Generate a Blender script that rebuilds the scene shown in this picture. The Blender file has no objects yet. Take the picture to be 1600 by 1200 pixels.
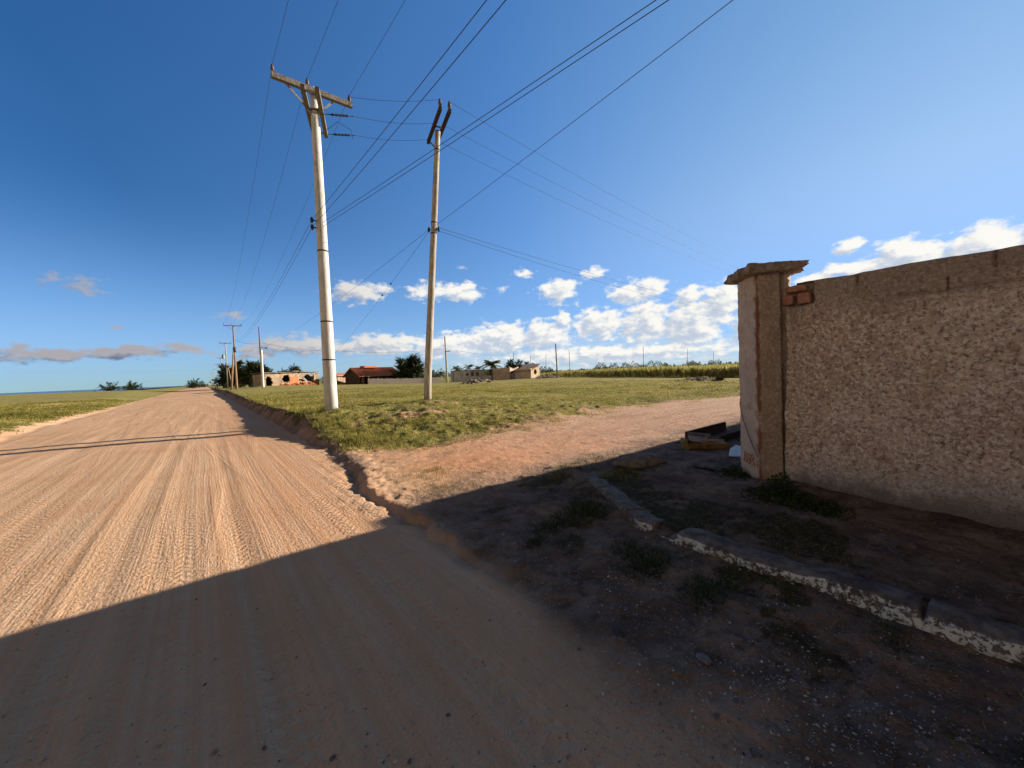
import bpy, math, random
import numpy as np
from mathutils import Vector, Matrix

rad = math.radians
S = bpy.context.scene
COL = S.collection
RNG = np.random.default_rng(7)
random.seed(7)

# ------------------------------------------------------------------ camera
F_PX, CX, CY, HC = 601.0, 800.0, 600.0, 1.5
yaw, pitch, roll = rad(38.7), rad(-1.75), rad(2.35)
Fv = np.array([math.sin(yaw)*math.cos(pitch), math.cos(yaw)*math.cos(pitch), math.sin(pitch)])
R0 = np.array([math.cos(yaw), -math.sin(yaw), 0.0]); U0 = np.cross(R0, Fv)
Rv = R0*math.cos(roll) - U0*math.sin(roll); Uv = U0*math.cos(roll) + R0*math.sin(roll)
CAM = np.array([0, 0, HC])
def ray(px, py):
    d = Fv + Rv*(px-CX)/F_PX - Uv*(py-CY)/F_PX
    return d                                    # unit depth along the lens axis
def at_depth(px, py, d): return CAM + ray(px, py)*d
def at_z(px, py, z):
    d = ray(px, py); return CAM + d*((z-HC)/d[2])
def at_y(px, py, y):
    d = ray(px, py); return CAM + d*(y/d[1])
def at_x(px, py, x):
    d = ray(px, py); return CAM + d*(x/d[0])
cam = bpy.data.cameras.new("camera"); co = bpy.data.objects.new("camera", cam); COL.objects.link(co)
cam.sensor_width = 36; cam.sensor_fit = 'HORIZONTAL'; cam.lens = F_PX/1600*36
cam.clip_start = 0.05; cam.clip_end = 60000
M = Matrix.Identity(4)
for i in range(3):
    M[i][0], M[i][1], M[i][2], M[i][3] = Rv[i], Uv[i], -Fv[i], CAM[i]
co.matrix_world = M
S.camera = co

# ------------------------------------------------------------------ sun direction
SUN_EL = rad(18.0)
_sd = np.array([0.965, -0.262, 0.0]); _sd /= np.linalg.norm(_sd)
SUN = np.array([_sd[0]*math.cos(SUN_EL), _sd[1]*math.cos(SUN_EL), math.sin(SUN_EL)])
SKY_STRENGTH, SUN_STRENGTH, EXPOSURE = 0.10, 3.7, 1.42

# ------------------------------------------------------------------ numpy noise
def _h(ix, iy, s):
    a = (ix.astype(np.int64)*374761393 + iy.astype(np.int64)*668265263 + s*1274126177) & 0xffffffff
    a = ((a ^ (a >> 13))*1274126177) & 0xffffffff
    a = a ^ (a >> 16)
    return (a & 0xffffff)/float(0xffffff)
def vn(x, y, s=0):
    x = np.asarray(x, float); y = np.asarray(y, float)
    x, y = np.broadcast_arrays(x, y)
    ix = np.floor(x); iy = np.floor(y); fx = x-ix; fy = y-iy
    fx = fx*fx*fx*(fx*(fx*6-15)+10); fy = fy*fy*fy*(fy*(fy*6-15)+10)
    a = _h(ix, iy, s); b = _h(ix+1, iy, s); c = _h(ix, iy+1, s); d = _h(ix+1, iy+1, s)
    return (a+(b-a)*fx)*(1-fy)+(c+(d-c)*fx)*fy
def fbm(x, y, s=0, o=4):
    r = 0; a = .5; t = 0
    for i in range(o):
        r = r + a*(vn(x*2**i, y*2**i, s+i*17)-.5); t += a; a *= .5
    return r/t*2                                # about -1..1
def sst(a, b, x):
    t = np.clip((x-a)/(b-a), 0, 1); return t*t*(3-2*t)

# ------------------------------------------------------------------ mesh helpers
def tag(o, label=None, cat=None, group=None, kind=None):
    if label: o['label'] = label
    if cat: o['category'] = cat
    if group: o['group'] = group
    if kind or cat: o['kind'] = kind or 'thing'
    return o
def empty(name, loc, label=None, cat=None, group=None):
    o = bpy.data.objects.new(name, None); COL.objects.link(o); o.location = tuple(loc)
    o.empty_display_size = .2
    return tag(o, label, cat, group)
def link_mesh(name, verts, faces, mat, parent=None, smooth=False, mats=None):
    me = bpy.data.meshes.new(name)
    me.from_pydata([tuple(map(float, v)) for v in verts], [], faces)
    for m_ in (mat if isinstance(mat, (list, tuple)) else [mat]): me.materials.append(m_)
    if smooth: me.polygons.foreach_set('use_smooth', [True]*len(me.polygons))
    if mats is not None: me.polygons.foreach_set('material_index', mats)
    me.update()
    o = bpy.data.objects.new(name, me); COL.objects.link(o)
    if parent is not None:
        o.parent = parent
    return o
def np_mesh(name, V, Fq, mat, n=4, smooth=True, attrs=None, parent=None, cattrs=None):
    me = bpy.data.meshes.new(name)
    V = np.ascontiguousarray(V, dtype=np.float32); Fq = np.ascontiguousarray(Fq, dtype=np.int32)
    me.vertices.add(len(V)); me.vertices.foreach_set('co', V.ravel())
    me.loops.add(Fq.size); me.loops.foreach_set('vertex_index', Fq.ravel())
    me.polygons.add(len(Fq))
    me.polygons.foreach_set('loop_start', np.arange(0, Fq.size, n, dtype=np.int32))
    try: me.polygons.foreach_set('loop_total', np.full(len(Fq), n, dtype=np.int32))
    except Exception: pass
    me.polygons.foreach_set('use_smooth', np.full(len(Fq), smooth, dtype=bool))
    for k, a in (attrs or {}).items():
        at = me.attributes.new(k, 'FLOAT', 'POINT'); at.data.foreach_set('value', np.ascontiguousarray(a, dtype=np.float32))
    me.materials.append(mat)
    me.update(calc_edges=True); me.validate()
    o = bpy.data.objects.new(name, me); COL.objects.link(o)
    if parent is not None: o.parent = parent
    return o
class MB:
    def __init__(s, org=(0, 0, 0)): s.v = []; s.f = []; s.o = np.array(org, float)
    def add(s, vs, fs):
        b = len(s.v); s.v += [tuple(np.array(v, float)-s.o) for v in vs]; s.f += [tuple(i+b for i in f) for f in fs]; return s
    def box(s, c, half, X=(1, 0, 0), Y=(0, 1, 0), Z=(0, 0, 1), jit=0):
        c = np.array(c, float); A = [np.array(a, float) for a in (X, Y, Z)]
        vs = []
        for i in (-1, 1):
            for j in (-1, 1):
                for k in (-1, 1):
                    vs.append(c+A[0]*half[0]*i+A[1]*half[1]*j+A[2]*half[2]*k+(RNG.uniform(-jit, jit, 3) if jit else 0))
        return s.add(vs, [(0, 1, 3, 2), (4, 6, 7, 5), (0, 4, 5, 1), (2, 3, 7, 6), (0, 2, 6, 4), (1, 5, 7, 3)])
    def bar(s, a, b, w, h):
        a = np.array(a, float); b = np.array(b, float); d = b-a; L = np.linalg.norm(d); d = d/L
        up = np.array([0, 0, 1.]) if abs(d[2]) < .95 else np.array([1., 0, 0])
        x = np.cross(d, up); x /= np.linalg.norm(x); u = np.cross(x, d)
        return s.box((a+b)/2, (w/2, L/2, h/2), x, d, u)
    def tube(s, pts, rads, n=8, cap=True):
        pts = [np.array(p, float) for p in pts]
        if not hasattr(rads, '__len__'): rads = [rads]*len(pts)
        vs = []; fs = []; xprev = None
        for i, p in enumerate(pts):
            d = pts[min(i+1, len(pts)-1)]-pts[max(i-1, 0)]; d = d/(np.linalg.norm(d)+1e-12)
            if xprev is None:
                up = np.array([0, 0, 1.]) if abs(d[2]) < .9 else np.array([1., 0, 0]); x = np.cross(d, up)
            else: x = xprev-d*(xprev@d)
            x /= np.linalg.norm(x); xprev = x; y = np.cross(d, x)
            for k in range(n):
                t = 2*math.pi*k/n; vs.append(p+(x*math.cos(t)+y*math.sin(t))*rads[i])
        for i in range(len(pts)-1):
            for k in range(n):
                fs.append((i*n+k, i*n+(k+1) % n, (i+1)*n+(k+1) % n, (i+1)*n+k))
        if cap: fs.append(tuple(range(n-1, -1, -1))); fs.append(tuple((len(pts)-1)*n+k for k in range(n)))
        return s.add(vs, fs)
    def build(s, name, mat, parent=None, smooth=False): return link_mesh(name, s.v, s.f, mat, parent, smooth)

# ------------------------------------------------------------------ node helper
class NB:
    def __init__(s, nt): s.nt = nt; s.N = nt.nodes; s.L = nt.links
    def new(s, t, **kw):
        n = s.N.new(t)
        for k, v in kw.items(): setattr(n, k, v)
        return n
    def put(s, sock, v):
        if hasattr(v, 'is_linked') or hasattr(v, 'links'): s.L.new(v, sock)
        elif v is not None:
            try: sock.default_value = v
            except Exception: sock.default_value = tuple(v)+(1,)
    def m(s, op, a, b=None, c=None, clamp=False):
        n = s.new('ShaderNodeMath', operation=op); n.use_clamp = clamp
        s.put(n.inputs[0], a)
        if b is not None: s.put(n.inputs[1], b)
        if c is not None: s.put(n.inputs[2], c)
        return n.outputs[0]
    def mr(s, v, a, b, c=0., d=1., smooth=True):
        n = s.new('ShaderNodeMapRange'); n.interpolation_type = 'SMOOTHSTEP' if smooth else 'LINEAR'
        for i, x in enumerate((v, a, b, c, d)): s.put(n.inputs[i], x)
        return n.outputs[0]
    def noise(s, vec, scale, detail=3, rough=.5, dist=0, col=False, dims='3D'):
        n = s.new('ShaderNodeTexNoise'); n.noise_dimensions = dims
        if vec is not None: s.L.new(vec, n.inputs['Vector'])
        n.inputs['Scale'].default_value = scale; n.inputs['Detail'].default_value = detail
        n.inputs['Roughness'].default_value = rough; n.inputs['Distortion'].default_value = dist
        return n.outputs['Color' if col else 'Fac']
    def voro(s, vec, scale, feat='F1', out='Distance', rand=1):
        n = s.new('ShaderNodeTexVoronoi'); n.feature = feat
        if vec is not None: s.L.new(vec, n.inputs['Vector'])
        n.inputs['Scale'].default_value = scale
        n.inputs['Randomness'].default_value = rand
        return n.outputs[out]
    def mix(s, f, a, b, blend='MIX'):
        n = s.new('ShaderNodeMix', data_type='RGBA', blend_type=blend)
        s.put(n.inputs[0], f); s.put(n.inputs[6], c4(a)); s.put(n.inputs[7], c4(b)); return n.outputs[2]
    def comb(s, x, y, z):
        n = s.new('ShaderNodeCombineXYZ')
        for i, v in enumerate((x, y, z)): s.put(n.inputs[i], v)
        return n.outputs[0]
    def sep(s, v):
        n = s.new('ShaderNodeSeparateXYZ'); s.L.new(v, n.inputs[0]); return n.outputs
    def attr(s, name):
        n = s.new('ShaderNodeAttribute'); n.attribute_name = name; return n.outputs['Fac']
    def bump(s, h, strength=1, dist=.01, normal=None):
        n = s.new('ShaderNodeBump'); s.put(n.inputs['Strength'], strength); s.put(n.inputs['Distance'], dist)
        s.L.new(h, n.inputs['Height'])
        if normal is not None: s.L.new(normal, n.inputs['Normal'])
        return n.outputs[0]
    def pos(s): return s.new('ShaderNodeNewGeometry').outputs['Position']
    def objco(s): return s.new('ShaderNodeTexCoord').outputs['Object']
def c4(c):
    return tuple(c)+(1,) if isinstance(c, (tuple, list)) and len(c) == 3 else c
def new_mat(name):
    m = bpy.data.materials.new(name); m.use_nodes = True
    nb = NB(m.node_tree); b = m.node_tree.nodes['Principled BSDF']
    b.inputs['Roughness'].default_value = .9; b.inputs['Specular IOR Level'].default_value = .2
    return m, nb, b
def simple(name, c1, c2, scale=8, bump=.01, rough=.85, detail=5, c3=None, stretch=None, spec=.2, lo=.35, hi=.65):
    m, nb, b = new_mat(name)
    v = nb.objco()
    if stretch:
        mp = nb.new('ShaderNodeMapping'); nb.L.new(v, mp.inputs[0]); mp.inputs['Scale'].default_value = stretch; v = mp.outputs[0]
    n = nb.noise(v, scale, detail, .6)
    c = nb.mix(nb.mr(n, lo, hi), c1, c2)
    if c3: c = nb.mix(nb.mr(nb.noise(v, scale*.37, 4, .6, 1), .56, .7), c, c3)
    nb.L.new(c, b.inputs['Base Color'])
    b.inputs['Roughness'].default_value = rough; b.inputs['Specular IOR Level'].default_value = spec
    if bump: nb.L.new(nb.bump(nb.noise(v, scale*3, 5, .6), .8, bump), b.inputs['Normal'])
    return m
def foliage(name, dark, light, dry=None, trans=.25):
    m, nb, b = new_mat(name)
    t = nb.attr('tone')
    c = nb.mix(t, dark, light)
    if dry: c = nb.mix(nb.mr(t, .78, .95), c, dry)
    nb.L.new(c, b.inputs['Base Color']); b.inputs['Roughness'].default_value = .7
    tr = nb.new('ShaderNodeBsdfTranslucent'); nb.L.new(c, tr.inputs[0])
    ms = nb.new('ShaderNodeMixShader'); ms.inputs[0].default_value = trans
    nb.L.new(b.outputs[0], ms.inputs[1]); nb.L.new(tr.outputs[0], ms.inputs[2])
    nb.L.new(ms.outputs[0], m.node_tree.nodes['Material Output'].inputs['Surface'])
    return m

# ------------------------------------------------------------------ terrain
P1B = at_z(518, 641, .52)                       # foot of the concrete pole
P2B = at_z(667, 629, .49)                       # foot of the second pole
_cp = [(1.9,4.3,.05),(2.2,6,.06),(2.3,8,.09),(2.5,10,.17),(2.8,11.5,.30),(P1B[0],P1B[1],.52),(P2B[0],P2B[1],.49),
       (2.8,16,.42),(2.8,22,.40),(2.8,40,.36),(3,80,.32),(3,140,.3),(3,260,.15),(4,600,0),
       (4,4.6,.08),(6,5,.05),(9,5,0),(9,7,.03),(5,7.6,.15),(14,7,-.05),(22,7,-.12),(5,10,.38),(9,10,.25),(14,11,.1),(24,11,-.1),
       (7,16,.46),(12,18,.36),(2,2,.01),(2.6,3,.05),(2.4,0,.02),(2.4,-3,.02),(30,3,-.1),(60,-20,-.5),(12,2.5,.03),
       (700,0,-1),(500,500,-.6),(0,900,-.2),(300,-300,-1),(2000,2000,-3),(3000,0,-3),(0,3000,-1),(10,-20,0),(3,-60,0),(200,120,-.4)]
for px, py, d in [(458,602,70),(540,601,72),(640,600,80),(720,597,74),(775,594.5,80),(860,589.5,72),(940,590,64),(1000,590,58),(1080,590.5,53),(1150,591,49),
                  (1300,592,44),(600,615,30),(800,607,36),(1000,604,30),(410,603,66),(900,622,20)]:
    _cp.append(tuple(at_depth(px, py, d)))
_cp = np.array(_cp)
_D = np.sqrt(((_cp[:, None, :2]-_cp[None, :, :2])**2).sum(2)+.3)
_W = np.linalg.solve(np.block([[_D, np.ones((len(_cp), 1))], [np.ones((1, len(_cp))), np.zeros((1, 1))]]), np.append(_cp[:, 2], 0))
def field(x, y):
    r = np.full(np.shape(x), _W[-1])
    for i in range(len(_cp)):
        r = r+_W[i]*np.sqrt((x-_cp[i, 0])**2+(y-_cp[i, 1])**2+.3)
    return r
WALL_X = 5.05
def kerb_x(y): return np.interp(y, [-12, 1.2, 2.0, 2.9, 3.8], [2.93, 2.95, 3.05, 3.55, 4.0])
def xleft(y): return -5.05-.004*np.clip(y-20, 0, 200)+.22*fbm(y*.13, y*0, 3)+.08*fbm(y*.9, y*0, 5)
def xright(y): return 1.48+.42*sst(4.5,9,y)+.0012*np.clip(y-20, 0, 200)+.07*fbm(y*1.1, y*0, 11, 3)+.055*fbm(y*3.1, y*0, 13, 3)
def grass_edge_y(x):                            # near edge of the right hand grass
    return np.interp(x, [1.4, 2.1, 3.2, 4.6, 6, 8, 11, 15, 20, 40], [8.6, 7.6, 6.9, 6.9, 7.3, 7.7, 8.2, 8.3, 7.6, 5])+.35*fbm(x*.9, x*0, 21, 3)
BANK_W = lambda y: np.interp(y, [3, 5, 8, 12, 30, 80], [.22, .25, .32, .45, .55, .7])
def pave_mask(x, y):
    k = kerb_x(y)
    return sst(-.02, .02, x-k-.06)*sst(3.95, 3.55, y)
def terr(x, y, full=True):
    x = np.asarray(x, float); y = np.asarray(y, float)
    r = np.hypot(x, y)
    xl, xr = xleft(y), xright(y)
    tr = sst(0, 1, (x-xr)/BANK_W(y)); tl = sst(0, 1, (xl-x)/(.8+.09*np.clip(r-28, 0, 150)))
    base = field(np.maximum(x, 1.5), y)
    zl = .16+.012*np.clip(-x-6, 0, 60)+.004*np.clip(r-20, 0, 130)
    zl = zl+(-6-zl)*sst(150, 420, r)*sst(-2, -40, x-.02*y)
    road_z = .03*fbm(x*.4, y*.12, 31, 2)+.05*(1-((x+1.8)/3.4)**2)*sst(5, 12, y)*0
    z = road_z*(1-tr)*(1-tl)+base*tr+zl*tl
    if not full: return z
    near = sst(30, 9, r)
    onroad = (1-tr)*(1-tl)
    # wheel tracks pressed in the sand
    xw = x+.18*fbm(y*.07, y*0, 41, 2)+.03*fbm(y*.4, y*0, 43, 2)
    z = z+onroad*sst(60, 20, r)*.007*fbm(xw*2.2, y*.10, 45, 3)
    for x0, w, d, sl in ((-.55, .10, .026, .02), (.30, .09, .020, .012), (-1.55, .12, .015, -.01), (-2.4, .11, .016, .0), (-3.6, .13, .018, .015), (1.0, .07, .010, .0), (-3.0, .09, .014, -.02)):
        q = xw-x0-sl*(y-8)
        z = z+onroad*near*.34*d*(.5+.7*vn(x*0+x0, y*.3, 47))*(-np.exp(-(q/w)**2)+.55*np.exp(-((np.abs(q)-1.9*w)/(w*.6))**2))
        tread = np.exp(-(q/(w*1.1))**4)
        z = z+onroad*sst(14, 5, r)*.003*tread*np.sin(y*2*math.pi/.11+np.abs(q)*22)*vn(x*0+x0*3, y*.6, 49)
    z = z+onroad*sst(18, 7, r)*.0025*fbm(xw*16, y*.2, 51, 3)
    # lumpy sand edge on the left, eroded lip on the right
    z = z+.05*np.exp(-((xl-x-.25)/.35)**2)*(1+.8*fbm(x*2, y*1.1, 53, 3))*near*0+.035*np.exp(-((xl-x-.1)/.3)**2)*fbm(x*2.2, y*1.3, 54, 3)
    lip = np.exp(-((x-xr-.25)/.45)**2)
    z = z+lip*sst(3.6, 4.6, y)*sst(90, 20, r)*(.022*fbm(x*2.2, y*2.2, 55, 4)+.022*fbm(x*7, y*7, 57, 3))
    gully = sst(3.9, 5, y)*sst(12, 8, y)*sst(1.5, 1.8, x)*sst(3.4, 2.2, x)
    z = z-gully*.020*np.abs(fbm(x*.8+y*.25, y*2.6, 59, 4))*1.6
    rut = sst(1.6, 2.6, y)*sst(11, 8, y)*np.exp(-((x-xr-.13-.03*fbm(y*1.7, y*0, 60, 2)+.03*fbm(y*5, y*0, 64, 3))/.065)**2)
    z = z-.042*rut*(.25+1.1*vn(y*1.3, y*0, 62))*(.7+.6*vn(x*9, y*7, 66))
    # mouth of the side road
    mouth = tr*sst(3.6, 4.4, y)*(1-sst(-.3, .5, y-grass_edge_y(x)))
    z = z+mouth*sst(26, 8, r)*(.022*fbm(x*1.1, y*3.2, 61, 4)+.010*fbm(x*6, y*6, 63, 3))
    tire = np.abs((y-6.2+.05*(x-4)+.15*fbm(x*.5, x*0, 65, 2)) % .32-.16)
    z = z-mouth*near*.012*np.exp(-(tire/.05)**2)*vn(x*.5, y*.7, 67)
    # rough grass
    gr = tr*sst(-.2, .6, y-grass_edge_y(x))+tl
    z = z+gr*(.09*fbm(x*.55, y*.55, 71, 4)*sst(140, 20, r)+sst(30, 10, r)*(.065*fbm(x*2.2, y*2.2, 73, 3)+.035*fbm(x*5.5, y*5.5, 74, 2)))
    z = z+.10*np.exp(-((x-P2B[0])**2+(y-P2B[1]+.1)**2)/.5)*tr
    # gutter and pavement beside the wall
    shade = tr*sst(4.6, 3.6, y)
    pm = pave_mask(x, y)
    zk = .105-.02*sst(2, 3.6, y); zwall = np.interp(y, [-.2, 1.5, 2.2, 3.5], [.05, .18, .14, .08])
    t = np.clip((x-kerb_x(y))/(WALL_X-kerb_x(y)), 0, 1)
    pz = zk*(1-t)+zwall*t-.02*np.sin(t*math.pi)
    pz = np.where(x > WALL_X, zwall+(np.clip(x-WALL_X, 0, 40))*-.004, pz)
    z = z*(1-pm)+pm*pz
    gz = shade*(1-pm)
    z = z+gz*(.04*fbm(x*1.7, y*1.3, 75, 4)+.022*fbm(x*7, y*7, 77, 4)+.020*np.clip(fbm(x*13, y*11, 78, 3), 0, 1))+gz*sst(.45, 0, kerb_x(y)-x)*(.05*sst(1.8, 3, y)+.012*np.clip(.3+fbm(y*1.6, y*0, 76, 3), 0, 1))
    z = z+pm*(.032*fbm(x*1.5, y*1.1, 79, 4)+.020*fbm(x*8, y*6, 81, 4)+.018*np.clip(fbm(x*14, y*12, 82, 3), 0, 1))
    z = z+gz*.03*np.exp(-((x-1.75-.1*fbm(y*.8, y*0, 83))/.12)**2)*sst(-1, .5, y)*fbm(x*3, y*2.2, 85, 3)
    # heap of rubble out on the grass
    for (cx_, cy_, s_, h_) in MOUNDS:
        q = ((x-cx_)**2+(y-cy_)**2)/s_**2
        z = z+h_*np.exp(-q)*(1+.7*fbm(x*1.2, y*1.2, 87, 3))
    return z
MOUNDS = []
for px, py, d, s, h in [(748, 600, 52, 2.2, .40), (1095, 598, 40, 2.6, .22), (880, 608, 31, 1.3, .15)]:
    p = at_depth(px, py, d); MOUNDS.append((p[0], p[1], s, h))
def hz(x, y): return float(terr(np.array([x]), np.array([y]))[0])
def on_ground(px, py, d=None):                  # walk down the sight line to the terrain
    v = ray(px, py); ts = np.geomspace(1.0, 400, 4000)
    P = CAM[None]+ts[:, None]*v[None]; z = terr(P[:, 0], P[:, 1])
    i = int(np.argmax(P[:, 2] < z)); return np.array([P[i, 0], P[i, 1], z[i]])

def grass_mask(x, y):
    r = np.hypot(x, y)
    g = sst(.0, .45, x-xright(y)-BANK_W(y)*.35+.25*fbm(x*1.3, y*1.3, 91, 3))*sst(-.7, 1.3, y-grass_edge_y(x)+1.1*fbm(x*1.3, y*1.3, 93, 4))
    bare = np.exp(-(((x-5.0)/1.3)**2+((y-10.6)/.9)**2))*.55+np.exp(-(((x-P2B[0]-.4)/.8)**2+((y-P2B[1]+.7)/.6)**2))*.4
    g = g*(1-np.clip(bare*(1+2.2*fbm(x*3.2, y*3.2, 95, 4)), 0, 1)*.95)
    l = sst(.25, 1.0, xleft(y)-x+.35*fbm(x*1.2, y*1.2, 97, 4))
    # sparse growth on the sand and in the shaded gutter
    tuftz = .8*np.exp(-(((x-2.75)/.55)**2+((y-4.9)/.5)**2))*sst(.05, .45, fbm(x*2.6, y*2.6, 99, 3))
    pav = pave_mask(x, y)*sst(.08, .40, fbm(x*1.6, y*1.0, 101, 4)+.35*np.exp(-((x-kerb_x(y)-.55)/.35)**2)-.1)*.8*sst(WALL_X+.1, WALL_X-.1, x)*.75
    gut = sst(4.2, 3.4, y)*sst(1.9, 2.6, x)*(1-pave_mask(x, y))*sst(.12, .5, fbm(x*1.8, y*1.8, 103, 4)+.3*sst(1.2, 2.8, y)-.1)*.8
    return np.clip(g+l+tuftz+pav+gut, 0, 1)

# polar grid around the place where one stands, fine where the ground is near
th_f = np.arange(rad(-20), rad(100), .0021)
th = np.concatenate([th_f, np.arange(rad(100), rad(340), .035)[1:]])
rr = np.concatenate([np.linspace(.15, 1.15, 8), np.geomspace(1.2, 60, 860), np.geomspace(62, 9000, 120)])
NT, NR = len(th), len(rr)
TH, RR = np.meshgrid(th, rr)
GX = RR*np.sin(TH); GY = RR*np.cos(TH)
GZ = np.empty_like(GX)
for i in range(0, NR, 64): GZ[i:i+64] = terr(GX[i:i+64], GY[i:i+64])
V = np.stack([GX.ravel(), GY.ravel(), GZ.ravel()], 1)
idx = np.arange(NT*NR).reshape(NR, NT)
j2 = np.roll(np.arange(NT), -1)
Q = np.stack([idx[:-1], idx[1:], idx[1:][:, j2], idx[:-1][:, j2]], -1).reshape(-1, 4)
ctr = V[Q].mean(1)
cx_, cy_ = ctr[:, 0], ctr[:, 1]
A_grass = np.concatenate([grass_mask(GX[i:i+64], GY[i:i+64]).ravel() for i in range(0, NR, 64)])
_pm = pave_mask(GX, GY).ravel()
_xr = xright(GY).ravel()
x_, y_ = GX.ravel(), GY.ravel()
A_dirt_shade = sst(1.30, 1.85, x_+.25*fbm(x_*1.5, y_*1.5, 111, 3))*sst(4.9, 3.3, y_+.6*fbm(x_*1.2, y_*1.2, 113, 3))*.9
A_dirt_shade = np.clip(np.maximum(A_dirt_shade, _pm*.95), 0, 1)
_bank_shade = sst(-.02, .08, x_-_xr)*sst(1.9, .9, (x_-_xr)/BANK_W(y_))*sst(4.6, 7.5, y_)*(.75+.5*fbm(x_*3, y_*2, 117, 3))  # bank face: its shade put into the colour as dark soil
A_dirt_shade = np.clip(np.maximum(A_dirt_shade, _bank_shade*.85), 0, 1)
A_red = np.exp(-(((x_-8.0)/4.2)**2+((y_-5.4)/1.6)**2))*1.1+.45*sst(1.9, 3, x_)*sst(3.6, 4.6, y_)+.35*np.exp(-((x_-.9)/.7)**2)*sst(60, 10, y_)*sst(2, 5, y_)
A_red = np.clip(A_red*(1+.5*fbm(x_*.8, y_*.8, 115, 3)), 0, 1)
A_road = sst(-.2, .3, x_-xleft(y_))*sst(.25, -.05, x_-_xr)
A_gravel = np.clip(sst(3.0, 8.0, x_)*sst(3.4, 4.4, y_)*(1-A_grass)*.9+A_dirt_shade*.5, 0, 1)

def ground_material():
    m, nb, b = new_mat('ground')
    P = nb.pos(); X, Y, Z = nb.sep(P)
    grass, dirt, red, road, grav = (nb.attr(k) for k in ('grass', 'dirt', 'red', 'road', 'gravel'))  # dirt mask also carries the painted shade of the bank
    # streak coordinates: long along the road, narrow across
    wob = nb.noise(nb.comb(0., nb.m('MULTIPLY', Y, .12), 0.), 1, 2)
    xs = nb.m('ADD', X, nb.m('MULTIPLY', nb.m('SUBTRACT', wob, .5), .25))
    st1 = nb.noise(nb.comb(nb.m('MULTIPLY', xs, 13.), nb.m('MULTIPLY', Y, .045), 0.), 1, 4, .6)
    st2 = nb.noise(nb.comb(nb.m('MULTIPLY', xs, 38.), nb.m('MULTIPLY', Y, .16), 5.), 1, 3, .6)
    big = nb.noise(P, .55, 4, .6); mid = nb.noise(P, 4, 5, .65); fine = nb.noise(P, 60, 4, .7); grit = nb.voro(P, 95)
    sand = nb.mix(nb.mr(st1, .3, .7), (.57, .333, .182), (.61, .40, .25))
    sand = nb.mix(nb.mr(big, .45, .7, 0, .55), sand, (.53, .285, .14))
    sand = nb.mix(nb.mr(mid, .5, .75, 0, .35), sand, (.45, .29, .18))
    sand = nb.mix(nb.m('MULTIPLY', red, nb.mr(fine, .3, .7, .5, 1)), sand, (.52, .23, .11))
    gcol = nb.mix(nb.mr(fine, .35, .7), (.30, .19, .12), (.66, .50, .38))
    sand = nb.mix(nb.m('MULTIPLY', grav, nb.mr(mid, .3, .65, .15, .8)), sand, gcol)
    lane = nb.noise(nb.comb(nb.m('MULTIPLY', X, .35), nb.m('MULTIPLY', Y, 3.2), 1.), 1, 5, .65)
    gravm = nb.m('MULTIPLY', grav, nb.m('SUBTRACT', 1., dirt))
    sand = nb.mix(nb.m('MULTIPLY', gravm, nb.mr(lane, .48, .60, 0, .7)), sand, (.36, .20, .12))
    sand = nb.mix(nb.m('MULTIPLY', gravm, nb.mr(nb.noise(P, 11, 5, .8), .52, .62, 0, .75)), sand, (.26, .165, .115))
    sand = nb.mix(nb.m('MULTIPLY', gravm, nb.mr(nb.noise(P, 17, 4, .8), .55, .64, 0, .7)), sand, (.70, .56, .44))
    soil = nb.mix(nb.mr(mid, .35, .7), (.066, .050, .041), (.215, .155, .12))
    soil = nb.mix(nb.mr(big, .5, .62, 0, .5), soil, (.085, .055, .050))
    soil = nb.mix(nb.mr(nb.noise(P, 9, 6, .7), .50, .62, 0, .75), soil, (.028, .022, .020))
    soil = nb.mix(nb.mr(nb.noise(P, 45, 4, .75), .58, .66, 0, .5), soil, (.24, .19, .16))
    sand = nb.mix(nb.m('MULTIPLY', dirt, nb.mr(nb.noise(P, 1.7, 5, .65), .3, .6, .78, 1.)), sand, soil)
    # grass: mottled turf with dry thatch and sand between
    gn = nb.noise(P, 1.3, 5, .65); gf = nb.noise(P, 16, 5, .7); gl = nb.noise(P, .09, 4, .6)
    turf = nb.mix(nb.mr(gf, .35, .65), (.13, .125, .026), (.37, .32, .085))
    turf = nb.mix(nb.mr(gn, .45, .68, 0, .7), turf, (.38, .285, .11))
    turf = nb.mix(nb.mr(gl, .45, .65, 0, .55), turf, (.25, .235, .05))
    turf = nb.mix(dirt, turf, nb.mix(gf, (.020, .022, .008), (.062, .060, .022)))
    dryp = nb.noise(nb.comb(nb.m('MULTIPLY', X, .35), nb.m('MULTIPLY', Y, .8), 0.), 1, 5, .65)
    turf = nb.mix(nb.m('MULTIPLY', nb.mr(dryp, .5, .66, 0, .8), nb.m('SUBTRACT', 1., dirt)), turf, nb.mix(gf, (.23, .15, .07), (.47, .35, .19)))
    gm = nb.m('ADD', grass, nb.m('MULTIPLY', nb.m('SUBTRACT', gf, .5), 1.7))
    gm = nb.m('SUBTRACT', gm, nb.m('MULTIPLY', nb.mr(nb.noise(P, 2.6, 5, .7), .52, .68), .55))
    gm = nb.mr(gm, .25, .75)
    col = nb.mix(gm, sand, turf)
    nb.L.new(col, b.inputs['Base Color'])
    b.inputs['Roughness'].default_value = .95; b.inputs['Specular IOR Level'].default_value = .12
    # relief
    h = nb.m('ADD', nb.m('MULTIPLY', st1, nb.m('MULTIPLY', road, .15)), nb.m('MULTIPLY', st2, nb.m('MULTIPLY', road, .22)))
    # tyre tread: rows of small cross ridges in bands that run along the road
    bandn = nb.noise(nb.comb(nb.m('MULTIPLY', xs, 3.2), nb.m('MULTIPLY', Y, .035), 2.), 1, 2, .5)
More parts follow.
